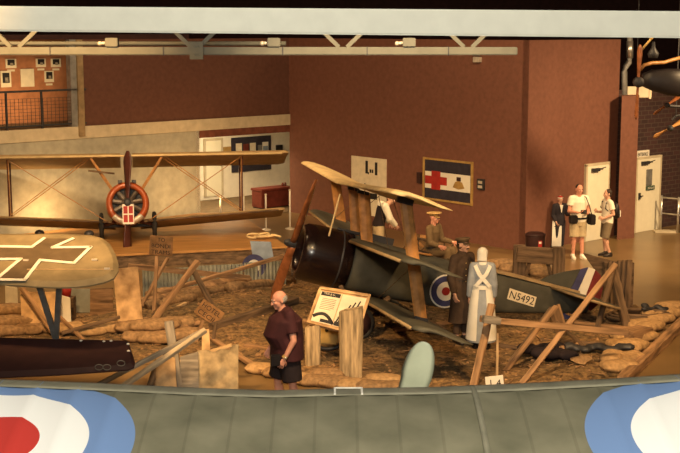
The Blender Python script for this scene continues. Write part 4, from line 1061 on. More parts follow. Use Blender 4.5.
# ================================================================== TIMBERS
def AY(x, y, Y): return AT(x, y, Y)
def base(x, y): return GT(x, y, -.02)
def lean(name, label, x0, y0, x1, y1, w, t, m, dy=0.0, group=None, roll=0.0, cat='plank'):
    """foot on the ground under picture point 0, head at picture point 1, leaning dy metres away from us"""
    a = base(x0, y0); b = AT(x1, y1, a.y+dy); return board(name, label, cat, a, b, w, t, M[m], group, roll)
def lay(name, label, x0, y0, x1, y1, h0, h1, w, t, m, group=None, roll=0.0, cat='plank'):
    a, b = G(x0, y0, h0), G(x1, y1, h1); return board(name, label, cat, a, b, w, t, M[m], group, roll)

# kerb
board('timber_kerb', 'long slanting timber kerb between the sandbags and the shiny floor', 'kerb', G(622, 381, .07), G(700, 306, .07), .16, .15, M['wood'])
# trestles by the tail: long brace across, uprights, rail
lean('timber_brace', 'long bare pole slanting up past the striped rudder from the big wing', 521, 386, 616, 264, .085, .05, 'wood', 1.0, roll=.5, cat='pole')
board('fence_rail', 'long level rail crossing before the numbered fuselage end', 'rail', AT(480, 319, 18.15), AT(628, 333, 18.9), .095, .05, M['wood'], roll=1.5)
board('cross_block', 'stubby timber block at the rail end beside the nurse', 'block', AT(483, 319, 18.05), AT(500, 321, 18.1), .12, .10, M['wood_grey'])
lean('timber_post', 'leaning pole beside the nurse that carries the level rail', 473, 388, 492, 304, .11, .06, 'wood', .45, cat='pole')
lean('timber_brace', 'dark plank leaning toward the tail, crossed by the long bare pole', 510, 364, 553, 308, .12, .05, 'wood_dark', .5, cat='plank')
lean('timber_brace', 'pole propped under the tail beside the pointed stake', 505, 372, 556, 306, .08, .05, 'wood', .7, cat='pole')
lean('timber_brace', 'short dark strut slanting down from the level rail to the dirt', 584, 350, 556, 322, .08, .05, 'wood_dark', .2, cat='pole')
lean('timber_stake', 'broad pointed stake standing under the number N5492 end of the fuselage', 563, 338, 554, 306, .26, .05, 'wood', .2, roll=1.57, cat='stake')
lean('timber_stake', 'little stub stake in the dirt before the long bare pole', 563, 362, 561, 346, .09, .05, 'wood', .0, cat='stake')
lean('timber_prop', 'thick brown leg of the trestle by the dark hoarding', 628, 333, 612, 268, .15, .10, 'wood_dark', .5, cat='pole')
lean('timber_prop', 'thin brown leg of the trestle by the dark hoarding, slanting toward the rudder', 597, 332, 614, 268, .09, .07, 'wood_dark', .3, cat='pole')
lay('timber_wedge', 'chunky brown timber wedge at the end of the level rail', 626, 338, 646, 333, .14, .12, .3, .24, 'wood', cat='block')
# dark hoarding
a, b = G(584, 292), G(630, 312); 
t = thing('timber_hoarding', 'tall dark timber hoarding behind the striped rudder', 'hoarding', (a+b)/2)
for i in range(6):
    p = G(604+i*4.6, 308+i*1.6); top = AT(604+i*4.6, 262-i*.4, p.y).z
    board('plank', None, None, V((p.x, p.y, .0)), V((p.x+.01, p.y+.02, top)), .085*1.15, .05, M['wood_dark'], parent=t, roll=0)
p0_, p1_ = AT(588, 254, G(604, 308).y+.02), AT(630, 266, G(604, 308).y)
mb = MB(); Yh = G(604, 308).y+.03
mb.prism([AT(583, 253, Yh+.1), AT(616, 262, Yh), AT(604, 284, Yh), AT(598, 275, Yh+.05)], (0, .06, 0)); mb.build('slanted_panel', M['wood_dark'], t, bevel=.01)
for x in (606, 630):
    p = G(x, 309); mb = MB(); mb.bar((p.x, p.y+.05, .0), (p.x, p.y+.05, AT(x, 263, p.y).z), .10, .10, up=(0, 1, 0)); mb.build('upright', M['wood_dark'], t)
# goal-post frame of grey timber
t = thing('timber_gateway', 'weathered dark timber goal-post frame behind the fuselage tail', 'frame', (G(518, 278)+G(560, 282))/2)
for x, y, tp_, w in ((519, 279, 245, .26), (558, 283, 247, .24)):
    p = G(x, y); board('upright', None, None, V((p.x, p.y, 0)), V((p.x, p.y, AT(x, tp_, p.y).z)), w, .16, M['wood_dark'], parent=t, roll=1.57*0)
Yf = G(538, 281).y; board('lintel', None, None, AT(517, 254, Yf-.12), AT(563, 257, Yf-.12), .14, .33, M['wood_dark'], parent=t)
for sx, (xa, ya, xb, yb) in enumerate(((526, 275, 531, 254), (551, 277, 546, 256))):
    board('knee_brace', None, None, AT(xa, ya, Yf-.05), AT(xb, yb, Yf-.05), .07, .07, M['wood_dark'], parent=t)
# hose coil and dark scraps by the kerb
p = GT(640, 322); mb = MB(); pts = []
for k in range(90):
    a = k*.21; r = .52-.0018*k; pts.append(p+V((r*math.cos(a)*1.25, r*math.sin(a)*.8, .05+.0012*k)))
mb.tube(pts, .032, 7); o = mb.build('hose_coil', M['wood_dark'], smooth=True); tag(o, 'coil of dark thick hose lying between the hoarding and the kerb', 'hose')
p = GT(655, 318); t = thing('scrap_heap', 'crumpled dark scrap of cloth on the sandbags by the kerb', 'cloth', p)
mb = MB()
for k in range(9): mb.ell(p+V((rnd.uniform(-.22, .22), rnd.uniform(-.15, .15), .15+rnd.uniform(-.03, .05))), (.09, .07, .045), 8, 6)
mb.build('scrap', M['iron'], t, remesh=.03)
p = GT(596, 357); t = thing('scrap_heap', 'dark blue-grey crumpled sheet lying in the dirt before the level rail', 'cloth', p)
mb = MB()
for k in range(10): mb.ell(p+V((-.55+.12*k, rnd.uniform(-.08, .08), .05+rnd.uniform(0, .06))), (.12, .12, .06), 8, 6)
mb.build('scrap', M['iron'], t, remesh=.03)
p = GT(549, 361); t = thing('scrap_heap', 'dark purple-brown heap of rags near the little stub stake', 'cloth', p)
mb = MB()
for k in range(9): mb.ell(p+V((rnd.uniform(-.35, .35), rnd.uniform(-.25, .25), .05+rnd.uniform(0, .10))), (.18, .15, .10), 8, 6)
mb.build('scrap', M['black_cloth'], t, remesh=.035)
p = GT(581, 370); mb = MB(); mb.prism([p+V(q)*.7 for q in ((-.25, -.05, .10), (-.05, .0, .14), (.0, .10, .24), (.07, .02, .15), (.25, .0, .12), (.12, -.06, .07), (.05, -.13, .02), (-.1, -.1, .04))], (0, .05, .02)); o = mb.build('paper_scrap', M['sack_dk']); tag(o, 'torn pale scrap of cloth on the dirt beside the kerb sandbags', 'cloth')

# information board on two split-log posts
pa_, pb_ = GT(313, 367), GT(351, 379)
t = thing('log_post', 'rough split-log post under the unshaded end of the info board, nearer the man', 'post', pa_)
def logpost(t, p, x, top, w, m, th):
    mb = MB(); zt_ = AT(x, top, p.y).z; rings = []
    for k in range(9):
        z = -.02+(zt_+.02)*k/8; ring = []
        for j in range(14):
            a = 2*math.pi*j/14; c_, s_ = math.cos(a), math.sin(a); n = 1+.10*noise.noise(V((c_*2, s_*2, z*1.2+x)))
            ring.append((p.x+w/2*math.copysign(abs(c_)**.6, c_)*n, p.y+th/2*math.copysign(abs(s_)**.6, s_)*n, z+(.05*c_ if k == 8 else 0)))
        rings.append(ring)
    mb.loft(rings); return mb.build('log', M[m], t, smooth=False)
logpost(t, pa_, 313, 325, .25, 'log_bark', .18)
t = thing('log_post', 'tall rough split-log post standing in front of the info board', 'post', pb_)
logpost(t, pb_, 350.5, 309, .36, 'log_bark', .16)
Yb = pa_.y
bc = [AT(306.5, 323, Yb-.05), AT(358, 336, Yb-.12), AT(371, 295, Yb+.30), AT(319.5, 287, Yb+.38)]
t = thing('info_board', 'sloping wooden info board with a printed sheet and dark photo', 'sign', (bc[0]+bc[1])/2)
nb = (bc[1]-bc[0]).cross(bc[3]-bc[0]).normalized()
if nb.z < 0: nb = -nb
mb = MB(); mb.prism(bc, -nb*.05); mb.build('board_panel', M['ply'], t, bevel=.008)
def bp_(u, v): return bc[0]*(1-u)*(1-v)+bc[1]*u*(1-v)+bc[2]*u*v+bc[3]*(1-u)*v
def patch(u0, v0, u1, v1, h, m, name, parent, th=.004):
    mb = MB(); mb.prism([bp_(u0, v0)+nb*h, bp_(u1, v0)+nb*h, bp_(u1, v1)+nb*h, bp_(u0, v1)+nb*h], nb*th); return mb.build(name, M[m], parent)
for (u0, v0, u1, v1) in ((0, 0, 1, .07), (0, .93, 1, 1), (0, 0, .045, 1), (.955, 0, 1, 1)): patch(u0, v0, u1, v1, 0, 'ply', 'board_frame', t, .03)
sh = patch(.06, .09, .46, .90, .002, 'paper', 'text_sheet', t)
patch(.08, .79, .45, .89, .008, 'ink', 'header_bar', sh)
text('header_lettering', 'MUD & WIRE', bp_(.27, .84)+nb*.012, bc[1]-bc[0], nb.cross(bc[1]-bc[0]), .035, M['paper'], sh, width=.22)
for k in range(7): patch(.13, .44+.045*k, .40-(.05 if k == 0 else 0), .455+.045*k, .007, 'wood_grey', 'text_line', sh)
mb = MB(); pts = [bp_(.07+.40*k/12, .12+.20*math.sin(math.pi*min(1, .15+k/12*.85))) + nb*.010 for k in range(13)]; mb.tube(pts, .028, 6); mb.build('photo_dark', M['ink'], sh)
patch(.22, .11, .44, .19, .008, 'ink', 'photo_dark', sh)
sh = patch(.48, .09, .94, .90, .002, 'paper', 'photo_sheet', t)
for k, (u, v, w_, z_) in enumerate(((.50, .12, .03, .2), (.56, .2, .02, .3), (.6, .25, .015, .42), (.66, .3, .02, .45), (.72, .2, .015, .6), (.53, .30, .012, .25))):
    mb = MB(); mb.bar(bp_(u, v)+nb*.008, bp_(min(.92, u+.05+.02*k), min(.87, v+z_))+nb*.008, .02+.2*w_, .006, up=nb); mb.build('photo_branch', M['ink'], sh)
patch(.49, .10, .60, .20, .008, 'ink', 'photo_dark', sh)
# yellow disc-headed case under the board
p = GT(328, 355); t = thing('ammunition_drum', 'yellow box with a dark round hole standing under the info board', 'box', p)
mb = MB(); mb.box(p+V((0, 0, .34)), (.33, .25, .34)); mb.build('drum_box', M['yellow'], t, bevel=.03)
mb = MB(); mb.lathe([(.03, 0), (.03, -.02)], 14, p+V((-.02, -.125, .42)), 'y'); mb.build('drum_hole', M['ink'], t)
mb = MB(); mb.tube([p+V((.2*math.cos(a), -.05, .17+.09*math.sin(a))) for a in [math.pi+math.pi*k/10 for k in range(11)]], .035, 8); mb.build('drum_foot', M['iron'], t, smooth=True)

# long beam and logs behind the man
board('squared_timber', 'heavy dark squared beam lying from the tilted sign toward the propeller', 'beam', G(212, 331, .12), G(296, 303, .22), .16, .24, M['wood_dark'])
board('long_pole', 'long pale pole lying from the fence up past the blue-grey panel', 'pole', AT(158, 293, 22.8), AT(284, 256, 24.0), .10, .06, M['wood'])
board('fence_rail', 'long thin level rail in front of the corrugated fence', 'rail', AT(128, 266, 23.4), AT(250, 278, 23.8), .10, .05, M['wood'], roll=1.57)
lay('long_plank', 'straight pale plank in the dirt parallel to the heavy beam', 205, 334, 262, 371, .10, .08, .10, .05, 'wood', cat='plank')
logs = [(150, 300, 232, 283, .12, .10), (156, 305, 240, 287, .13, .12), (176, 309, 262, 288, .12, .14), (205, 300, 290, 280, .16, .16), (215, 294, 298, 275, .14, .12), (195, 292, 270, 277, .22, .12), (230, 300, 292, 284, .10, .13), (140, 312, 205, 300, .10, .10), (150, 320, 196, 309, .08, .10)]
for i, (xa, ya, xb, yb, h, r) in enumerate(logs):
    a, b = GT(xa, ya, h), GT(xb, yb, h); a.y -= .28; b.y -= .28; mb = MB(); n = 10; pts = []; rr = []
    for k in range(n+1):
        q = a.lerp(b, k/n); q.z += .05*noise.noise(V((k*.5, i*3.1, 0))); pts.append(q); rr.append(r*(.9+.3*noise.noise(V((k*.8, i*1.7, 4)))))
    mb.tube(pts, rr, 9); o = mb.build('rough_log', M['wood' if i % 2 else 'sack_dk'], smooth=True)
    tag(o, 'rough brown log in the pile heaped before the corrugated fence', 'log', 'rough logs before the fence')
# corrugated fence
fa, fb = G(143, 299), G(286, 292); fa.z = fb.z = 0
t = thing('corrugated_fence', 'low grey-green corrugated iron fence in front of the platform', 'fence', (fa+fb)/2)
for s_, (q0_, q1_) in enumerate(((0, .38), (.385, .70), (.705, 1.0))):
    mb = MB(); n = 60; d = fb-fa; nn = V((d.y, -d.x, 0)).normalized(); ring0 = []; 
    for i in range(n+1):
        u = q0_+(q1_-q0_)*i/n; p = fa+d*u+nn*(.018*math.sin(u*240)); ring0.append(p)
    hz = AT(215, 266, (fa.y+fb.y)/2).z
    mb.loft([[p+V((0, 0, 0)) for p in ring0]+[p-nn*.006 for p in ring0[::-1]], [p+V((0, 0, hz+.02*s_)) for p in ring0]+[p-nn*.006+V((0, 0, hz+.02*s_)) for p in ring0[::-1]]]); mb.build('fence_sheet', M['corr'], t)
# crossed stakes and tilted signs
lean('timber_brace', 'stout pole leaning up from the log pile under a short dark plank', 153, 332, 198, 261, .11, .08, 'wood', .6, cat='pole')
lean('timber_brace', 'short dark plank hanging from the crossed pole down to the tilted sign', 212, 318, 188, 260, .12, .05, 'wood_dark', .3, cat='plank')
lean('timber_stake', 'thin upright stake carrying the small square sign near the tall plywood', 154, 326, 157, 256, .06, .05, 'wood', .3, cat='stake')
lean('timber_brace', 'thin pole leaning across the square sign stake', 141, 318, 168, 258, .07, .05, 'wood', .5, cat='pole')
def sign(name, label, c, w, h, ang, lines, m, hs):
    r = V((math.cos(ang), 0, math.sin(ang))); u = V((-math.sin(ang), 0, math.cos(ang))); n = r.cross(u)
    t = thing(name, label, 'sign', c)
    mb = MB(); mb.prism([c-r*w/2-u*h/2, c+r*w/2-u*h/2*.97, c+r*w/2*.97+u*h/2, c-r*w/2*.98+u*h/2], -n*.03); mb.build('sign_board', M[m], t, bevel=.006)
    k = len(lines)
    for i, s in enumerate(lines):
        text('lettering', s, c+u*(h*(.5-(i+.6)/(k+.2)))+n*.003, r, u, hs, M['ink'], t, width=w*.8*(len(s)/max(len(q) for q in lines)))
    return t
sp_ = AT(161, 246, base(154, 326).y+.2)
sign('wooden_sign', 'small square hand-lettered wooden sign on a stake before the platform', sp_, .42, .36, -.08, ['TO', 'BONDI', 'TRAMS'], 'sign_wood', .072)
s2 = AT(209.5, 313, base(205, 335).y+.1)
sign('wooden_sign', 'steeply tilted hand-lettered wooden sign at the end of the heavy beam', s2, .46, .30, -.62, ['HOTEL', 'CECIL'], 'sign_wood', .085)
lean('timber_stake', 'short dark stake holding up the steeply tilted sign', 213, 346, 216, 322, .05, .05, 'wood_dark', .1, cat='stake')
lean('timber_stake', 'slim stake beside the short dark stake under the steeply tilted sign', 196, 346, 203, 320, .05, .05, 'wood', .1, cat='stake')
# plywood panels
def ply_panel(name, label, q, Y, m, lean_=0.0, th=.03, cat='panel'):
    """an upright sheet with its four corners near the given picture points"""
    pts = [AT(x, y, Y+(lean_ if i > 1 else 0)) for i, (x, y) in enumerate(q)]
    pts[0].z = min(pts[0].z, TH(pts[0].x, pts[0].y)+.02); pts[1].z = min(pts[1].z, TH(pts[1].x, pts[1].y)+.02)
    mb = MB(); mb.prism(pts, (0, th, 0)); o = mb.build(name, M[m], bevel=.004); tag(o, label, cat); return o
ply_panel('plywood_sheet', 'tall stained plywood sheet standing beside the cross-marked wing tip', ((119, 338), (144, 336), (138, 267), (113, 269)), G(130, 337).y, 'ply', .12)
ply_panel('plywood_sheet', 'pale broken plywood sheet standing by the crossed poles, nearest the man', ((198, 391), (238, 391), (238.5, 344.5), (233, 345), (229, 350), (221, 349), (214, 352.5), (206, 350), (197, 351)), G(216, 398).y, 'ply_pale', .1)
ply_panel('plywood_sheet', 'stained plywood sheet half hidden behind the upright grey post', ((155, 391), (177, 391), (175, 358), (156, 354)), G(156, 400).y, 'ply', .1)
ply_panel('grey_panel', 'narrow weathered grey panel between the two plywood sheets', ((180, 391), (199, 391), (198, 352), (180, 357)), G(190, 399).y, 'wood_grey', .1)
ply_panel('plywood_sheet', 'leaning tan sheet beneath the cross-marked wing beside its thin strut', ((22, 326), (58, 332), (58, 292), (20, 292)), G(40, 338).y, 'ply', .25)
ply_panel('notice_sheet', 'white notice sheet standing below the cross-marked wing', ((60, 320), (71, 320), (70, 298), (60, 295)), G(66, 330).y, 'white', .1)
ply_panel('notice_sheet', 'narrow pale sheet at the very edge of the view below the cross-marked wing', ((5, 305), (18, 308), (17, 288), (5, 286)), G(12, 325).y, 'paper', .1)
ply_panel('grey_panel', 'low grey-green sheet standing behind the white notice below the cross-marked wing', ((70, 306), (92, 306), (92, 289), (70, 289)), G(80, 316).y, 'corr', .05)
ply_panel('plywood_sheet', 'small brown sheet between the tall plywood and the cross-marked wing', ((90, 314), (113, 314), (113, 288), (90, 289)), G(100, 320).y, 'wood', .05)
lay('long_plank', 'dark plank sloping up toward the tall plywood below the wing tip', 62, 333, 120, 317, .15, .40, .10, .05, 'wood_dark', cat='plank')
lean('timber_brace', 'thin brown pole slanting down onto the maroon wing from the white notice', 84, 343, 59, 316, .06, .05, 'wood', .3, cat='pole')
lean('timber_brace', 'brown plank leaning beside the V strut under the cross-marked wing', 58, 342, 22, 288, .12, .04, 'wood', .4, cat='plank')
p = GT(62, 322); t = thing('fire_bucket', 'small red bucket beside the white notice below the wing', 'bucket', p)
mb = MB(); c = AT(66, 291, p.y); mb.lathe([(.08, -.11), (.11, .08), (.10, .08), (.07, -.09)], 18, c); mb.build('bucket_body', M['red'], t, smooth=True)
mb = MB(); mb.box((c.x, c.y, (c.z-.11)/2), (.30, .22, c.z-.11)); mb.build('bucket_stand', M['wood_dark'], t)
# crossed long poles on the wing edge
ya = G(150, 398).y
board('long_pole', 'lower of the two long grey poles crossing over the maroon wing', 'pole', AT(86, 391, ya-.75), AT(203, 331, ya-.45), .085, .06, M['wood_grey'])
board('long_pole', 'upper of the two long grey poles, paler, ending by the grey post', 'pole', AT(118, 390, ya-.95), AT(206, 330, ya-.6), .08, .06, M['pole_grey'], roll=.4)
a = base(180, 398); board('timber_post', 'upright grey post where the two long poles cross', 'post', V((a.x, a.y, 0)), AT(169, 321, a.y+.1), .13, .07, M['wood_grey'])
lean('timber_brace', 'dark short pole propped behind the crossed poles near the maroon wing', 144, 400, 162, 352, .10, .06, 'wood_dark', .2, cat='pole')
lay('long_plank', 'bright edged plank lying on top of the pale broken plywood', 180, 361, 232, 345, .38, .62, .10, .04, 'wood_pale', cat='plank')
ply_panel('plywood_sheet', 'small tan sheet standing above the pale broken plywood', ((201, 352), (211, 350), (209, 329), (202, 331)), G(206, 372).y, 'ply', .05)
# blue-grey panel with a roundel, and rope on top
pq = [(258, 271), (278, 268), (271, 242), (250, 241)]
Yp_ = G(266, 293).y
t = thing('fabric_panel', 'blue-grey aircraft fabric panel with part of a roundel leaning on the platform', 'panel', AT(266, 271, Yp_))
pts = [AT(x, y, Yp_+(.25 if i > 1 else 0)) for i, (x, y) in enumerate(pq)]; pts[0].z = pts[1].z = .10
mb = MB(); mb.prism(pts, (0, .03, .0)); mb.build('panel_skin', M['bluegrey'], t, bevel=.004)
for r_, m_, o_ in ((.24, 'blue', .02), (.13, 'white', .03)):
    c = AT(254, 266, Yp_-o_); mb = MB(); mb.prism([c+V((r_*math.cos(a), 0, r_*math.sin(a))) for a in [2*math.pi*k/24 for k in range(24)]], (0, .008, 0)); mb.build('roundel_ring', M[m_], t)
cR = G(261, 237, PH+.04)
t = thing('rope_coil', 'tangled coils of pale yellow rope on the platform edge', 'rope', cR)
for k, (dx, dy, r_) in enumerate(((-.18, 0, .15), (.02, .1, .17), (.2, -.05, .14), (.03, -.16, .12), (.36, .0, .10))):
    mb = MB(); mb.tube([cR+V((dx+r_*math.cos(a), dy+r_*.8*math.sin(a), .03+.02*k*0+.03*math.sin(a+k))) for a in [2*math.pi*j/20 for j in range(20)]], .028, 7, closed=True); mb.build('rope_loop', M['linen'], t, smooth=True)
# small numbered card on a stick by the wing
p = GT(497, 388); t = thing('number_card', 'small white card with two black figures before the big wing', 'sign', p)
cY = p.y; c = AT(494.5, 381.5, cY)
mb = MB(); mb.box(c, (.27, .012, .17), rot=Matrix.Rotation(-.12, 3, 'Y')); mb.build('card', M['white'], t)
text('lettering', '1', c+V((-.055, -.01, -.02)), (1, 0, .12), (-.12, 0, 1), .10, M['ink'], t); text('lettering', '4', c+V((.06, -.01, -.015)), (1, 0, .12), (-.12, 0, 1), .10, M['ink'], t)
mb = MB(); mb.bar((p.x, p.y+.02, 0), (c.x, p.y+.02, c.z), .02, .02); mb.build('card_stake', M['wood'], t)
lean('timber_stake', 'very thin pale stick standing beside the nurse above the white card', 497, 384, 497.5, 333, .035, .03, 'wood_pale', .1, cat='stake')
# timber odds and ends around the trench
for i, (xa, ya, xb, yb, h0, h1, w, m, lb_) in enumerate((
    (395, 330, 452, 322, .12, .10, .12, 'wood', 'brown plank lying in the dirt under the lower wing of the triplane'),
    (400, 306, 446, 330, .35, .10, .06, 'wood_dark', 'thin dark pole slanting between the green fuselage and the soldier'),
    (540, 340, 600, 344, .08, .08, .10, 'wood_dark', 'dark plank flat in the dirt behind the dark rags'),
    (575, 322, 640, 330, .12, .10, .12, 'wood', 'weathered plank lying by the hoarding foot'),
    (530, 352, 556, 346, .08, .06, .08, 'wood', 'short brown offcut in the dirt near the rag heap'),
    (500, 345, 540, 352, .06, .06, .08, 'wood_dark', 'dark offcut in the dirt to the near side of the level rail'),
    (245, 345, 292, 352, .06, .06, .10, 'wood', 'brown plank flat in the dirt behind the man in maroon'),
    (92, 330, 118, 334, .08, .08, .10, 'wood', 'short plank on the ground under the cross-marked wing tip'),
    (160, 333, 200, 322, .15, .25, .07, 'wood', 'thin pole lying on the pile between the two lettered signs'),
    (155, 318, 186, 303, .12, .3, .06, 'wood_pale', 'pale thin lath lying up the log pile by the square sign'))):
    lay('loose_plank', lb_, xa, ya, xb, yb, h0, h1, w, .05, m)

# cart with boxes where the tan-capped figure sits
p = GT(428, 270); Yc = p.y
t = thing('timber_cart', 'small wooden cart frame with boxes behind the triplane, by the tan-capped figure', 'cart', p)
for x_, y_, w_, h_, d_ in ((439, 243, .34, .22, .3), (443, 250, .34, .3, .3), (431, 262, .5, .3, .4)):
    c = AT(x_, y_, Yc+.2); mb = MB(); mb.box(c, (w_, d_, h_)); mb.build('cart_box', M['wood' if w_ < .4 else 'wood_dark'], t, bevel=.01)
for (xa, ya, xb, yb) in ((414, 238, 428, 252), (420, 236, 446, 240), (413, 239, 414, 268), (448, 242, 449, 272), (424, 252, 448, 256)):
    mb = MB(); mb.bar(AT(xa, ya, Yc+.25), AT(xb, yb, Yc+.25), .07, .06); mb.build('cart_rail', M['strut'], t)
for x_ in (418, 444):
    c = AT(x_, 266, Yc+.05); c.z = .36; mb = MB(); mb.tube([c+V((.34*math.cos(a), 0, .34*math.sin(a))) for a in [2*math.pi*k/20 for k in range(20)]], .03, 6, closed=True)
    for k in range(4): a = math.pi*k/4; mb.tube([c+V((.33*math.cos(a), 0, .33*math.sin(a))), c-V((.33*math.cos(a), 0, .33*math.sin(a)))], .018, 5)
    mb.build('cart_wheel', M['wood_dark'], t)

# ================================================================== HALL FURNISHINGS
g = G(535, 253); t = thing('litter_bin', 'dark maroon round litter bin with a pale notice against the red wall', 'bin', g)
mb = MB(); mb.lathe([(.20, 0), (.23, .05), (.235, .40), (.24, .42)], 24, g, 'z'); mb.build('bin_body', M['maroon'], t, smooth=True)
mb = MB(); mb.lathe([(.245, .42), (.245, .46), (.18, .50), (.10, .51)], 24, g, 'z'); mb.build('bin_lid', M['maroon'], t, smooth=True)
mb = MB(); mb.box(g+V((.08, -.235, .26)), (.09, .02, .15)); mb.build('bin_notice', M['red'], t); mb = MB(); mb.box(g+V((.08, -.247, .29)), (.06, .006, .05)); mb.build('bin_label', M['white'], t)
g = G(555.5, 248); t = thing('sign_stand', 'white upright notice stand in front of the dark-suited figure', 'sign', g)
mb = MB(); mb.box(g+V((0, -.12, .37)), (.23, .03, .62)); mb.build('notice_board', M['white'], t, bevel=.005)
for k, z in enumerate((.55, .50)): mb = MB(); mb.box(g+V((0, -.137, z)), (.13-.04*k, .004, .02)); mb.build('notice_line', M['ink'], t)
mb = MB(); mb.box(g+V((0, -.10, .03)), (.25, .2, .06)); mb.build('stand_base', M['black'], t)

# hanging aircraft parts in the dark bay above the second door
YH = 27.0
t = thing('hanging_engine', 'brown two-blade propeller and curved pipe hanging in the dark bay past the pillar', 'propeller', AT(637.5, 82, YH))
HXm = Matrix.Translation(AT(637.5, 82, YH)) @ Matrix.Rotation(math.radians(90), 4, 'Z')
propeller(HXm, .80, .12, M['prop_red'], 'propeller_blades', t, ang=.02, hub=.11)
mb = MB(); mb.tube([AT(640, 70, YH+.1), AT(644, 65, YH+.1), AT(652, 63, YH+.2), AT(664, 62.5, YH+.4), AT(672, 60, YH+.5), AT(684, 57, YH+.6)], .04, 8); mb.build('exhaust_pipe', M['strut'], t, smooth=True)
mb = MB(); mb.tube([AT(638, 54, YH), AT(650, 40, YH), AT(656, 33, YH)], .028, 6); mb.build('hanging_strut', M['yellow'], t, smooth=True)
mb = MB(); mb.loft([[AT(x, y, YH+.8)+V((0, hw*math.cos(a)*.5, hw*math.sin(a))) for a in [2*math.pi*j/14 for j in range(14)]] for x, y, hw in ((642, 80, .14), (652, 80, .24), (668, 82, .30), (700, 84, .34))]); mb.build('engine_nacelle', M['black'], t, smooth=True)
mb = MB(); mb.lathe([(.10, 0), (.13, .1), (.05, .22), (.03, .35)], 12, AT(653, 58, YH+.5)); mb.build('valve_housing', M['iron'], t, smooth=True)
t = thing('hanging_propeller', 'lower yellow-lit small propeller hanging against the dark brick', 'propeller', AT(668, 128, 28.5))
propeller(Matrix.Translation(AT(669, 128, 28.5)) @ Matrix.Rotation(math.radians(90), 4, 'Z') @ Matrix.Rotation(1.05, 4, 'X'), .42, .13, M['strut'], 'propeller_blades', t, hub=.07)
mb = MB(); mb.tube([AT(672, 120, 28.6), AT(676, 116, 28.6), AT(686, 114, 28.6)], .03, 6); mb.build('prop_arm', M['iron'], t)
t = thing('hanging_propeller', 'upper yellow-lit small propeller hanging against the dark brick', 'propeller', AT(668, 106, 28.5))
propeller(Matrix.Translation(AT(666, 105, 28.5)) @ Matrix.Rotation(math.radians(90), 4, 'Z') @ Matrix.Rotation(.95, 4, 'X'), .36, .10, M['prop_red'], 'propeller_blades', t, hub=.06)
mb = MB(); mb.tube([AT(668, 106, 28.6), AT(684, 107, 28.6)], .035, 6); mb.build('prop_arm', M['iron'], t)
for nm, P_, Y_ in (('a', (637.5, 48), YH), ('b', (676, 116), 28.6), ('c', (676, 106.5), 28.6)):
    p = AT(P_[0], P_[1], Y_); mb = MB(); mb.tube([p, (p.x, p.y, 7.55)], .008, 5); o = mb.build('hanger_wire', M['iron']); tag(o, {'a': 'thin wire holding the brown two-blade propeller and pipe', 'b': 'thin wire down to the lower yellow-lit propeller', 'c': 'thin wire down to the upper yellow-lit propeller'}[nm], 'wire')

# ================================================================== PEOPLE
def hand(mb, w, d, pn, side):
    """five separate fingers; w wrist, d pointing direction, pn palm-facing direction"""
    w, d, pn = V(w), V(d).normalized(), V(pn); pn = (pn-d*pn.dot(d)).normalized(); a = d.cross(pn).normalized()*side
    mb.loft([[w+d*t+a*(hw*math.cos(q))+pn*(ht*math.sin(q)) for q in [2*math.pi*j/10 for j in range(10)]] for t, hw, ht in ((-.02, .026, .020), (.02, .034, .017), (.06, .044, .015), (.092, .045, .013))])
    for k, L in enumerate((.070, .080, .074, .056)):
        b = w+d*.085+a*(.036-.024*k); dd = (d+a*(.14-.10*k)).normalized(); seg = (L*.45, L*.32, L*.25); ang = (.35, .55, .5); th = 0
        for s_, g_ in zip(seg, ang):
            th += g_; e = b+(dd*math.cos(th)+pn*math.sin(th))*s_; mb.cone(b, e, .0092, .0085, 7); b = e
    b = w+d*.025+a*.030; e = b+(d*.55+a*.75+pn*.35).normalized()*.040; mb.cone(b, e, .0125, .011, 7); mb.cone(e, e+(d*.9+a*.25+pn*.4).normalized()*.036, .011, .009, 7)

def face(mb, H, R):
    """skull, jaw, brow, nose, lips and ears about head centre H; -y is the face"""
    def e(c, r): mb.ell(H+R @ V(c), r, 14, 10, R)
    e((0, .012, .032), (.076, .096, .088)); e((0, -.022, -.030), (.060, .070, .080)); e((0, -.066, -.094), (.026, .022, .020)); e((0, -.01, -.06), (.054, .062, .045))
    mb.cone(H+R @ V((-.034, -.078, .024)), H+R @ V((.034, -.078, .024)), .014, .014, 8)
    mb.cone(H+R @ V((0, -.086, .014)), H+R @ V((0, -.112, -.026)), .010, .016, 8); e((-.012, -.100, -.028), (.010, .011, .009)); e((.012, -.100, -.028), (.010, .011, .009))
    mb.cone(H+R @ V((-.020, -.086, -.058)), H+R @ V((.020, -.086, -.058)), .008, .008, 6); mb.cone(H+R @ V((-.016, -.085, -.070)), H+R @ V((.016, -.085, -.070)), .009, .009, 6)
    for s_ in (-1, 1):
        e((s_*.038, -.066, -.020), (.022, .020, .022)); e((s_*.077, .012, -.006), (.010, .020, .032))

def head_rot(yaw, nod): return Matrix.Rotation(yaw, 3, 'Z') @ Matrix.Rotation(nod, 3, 'X')

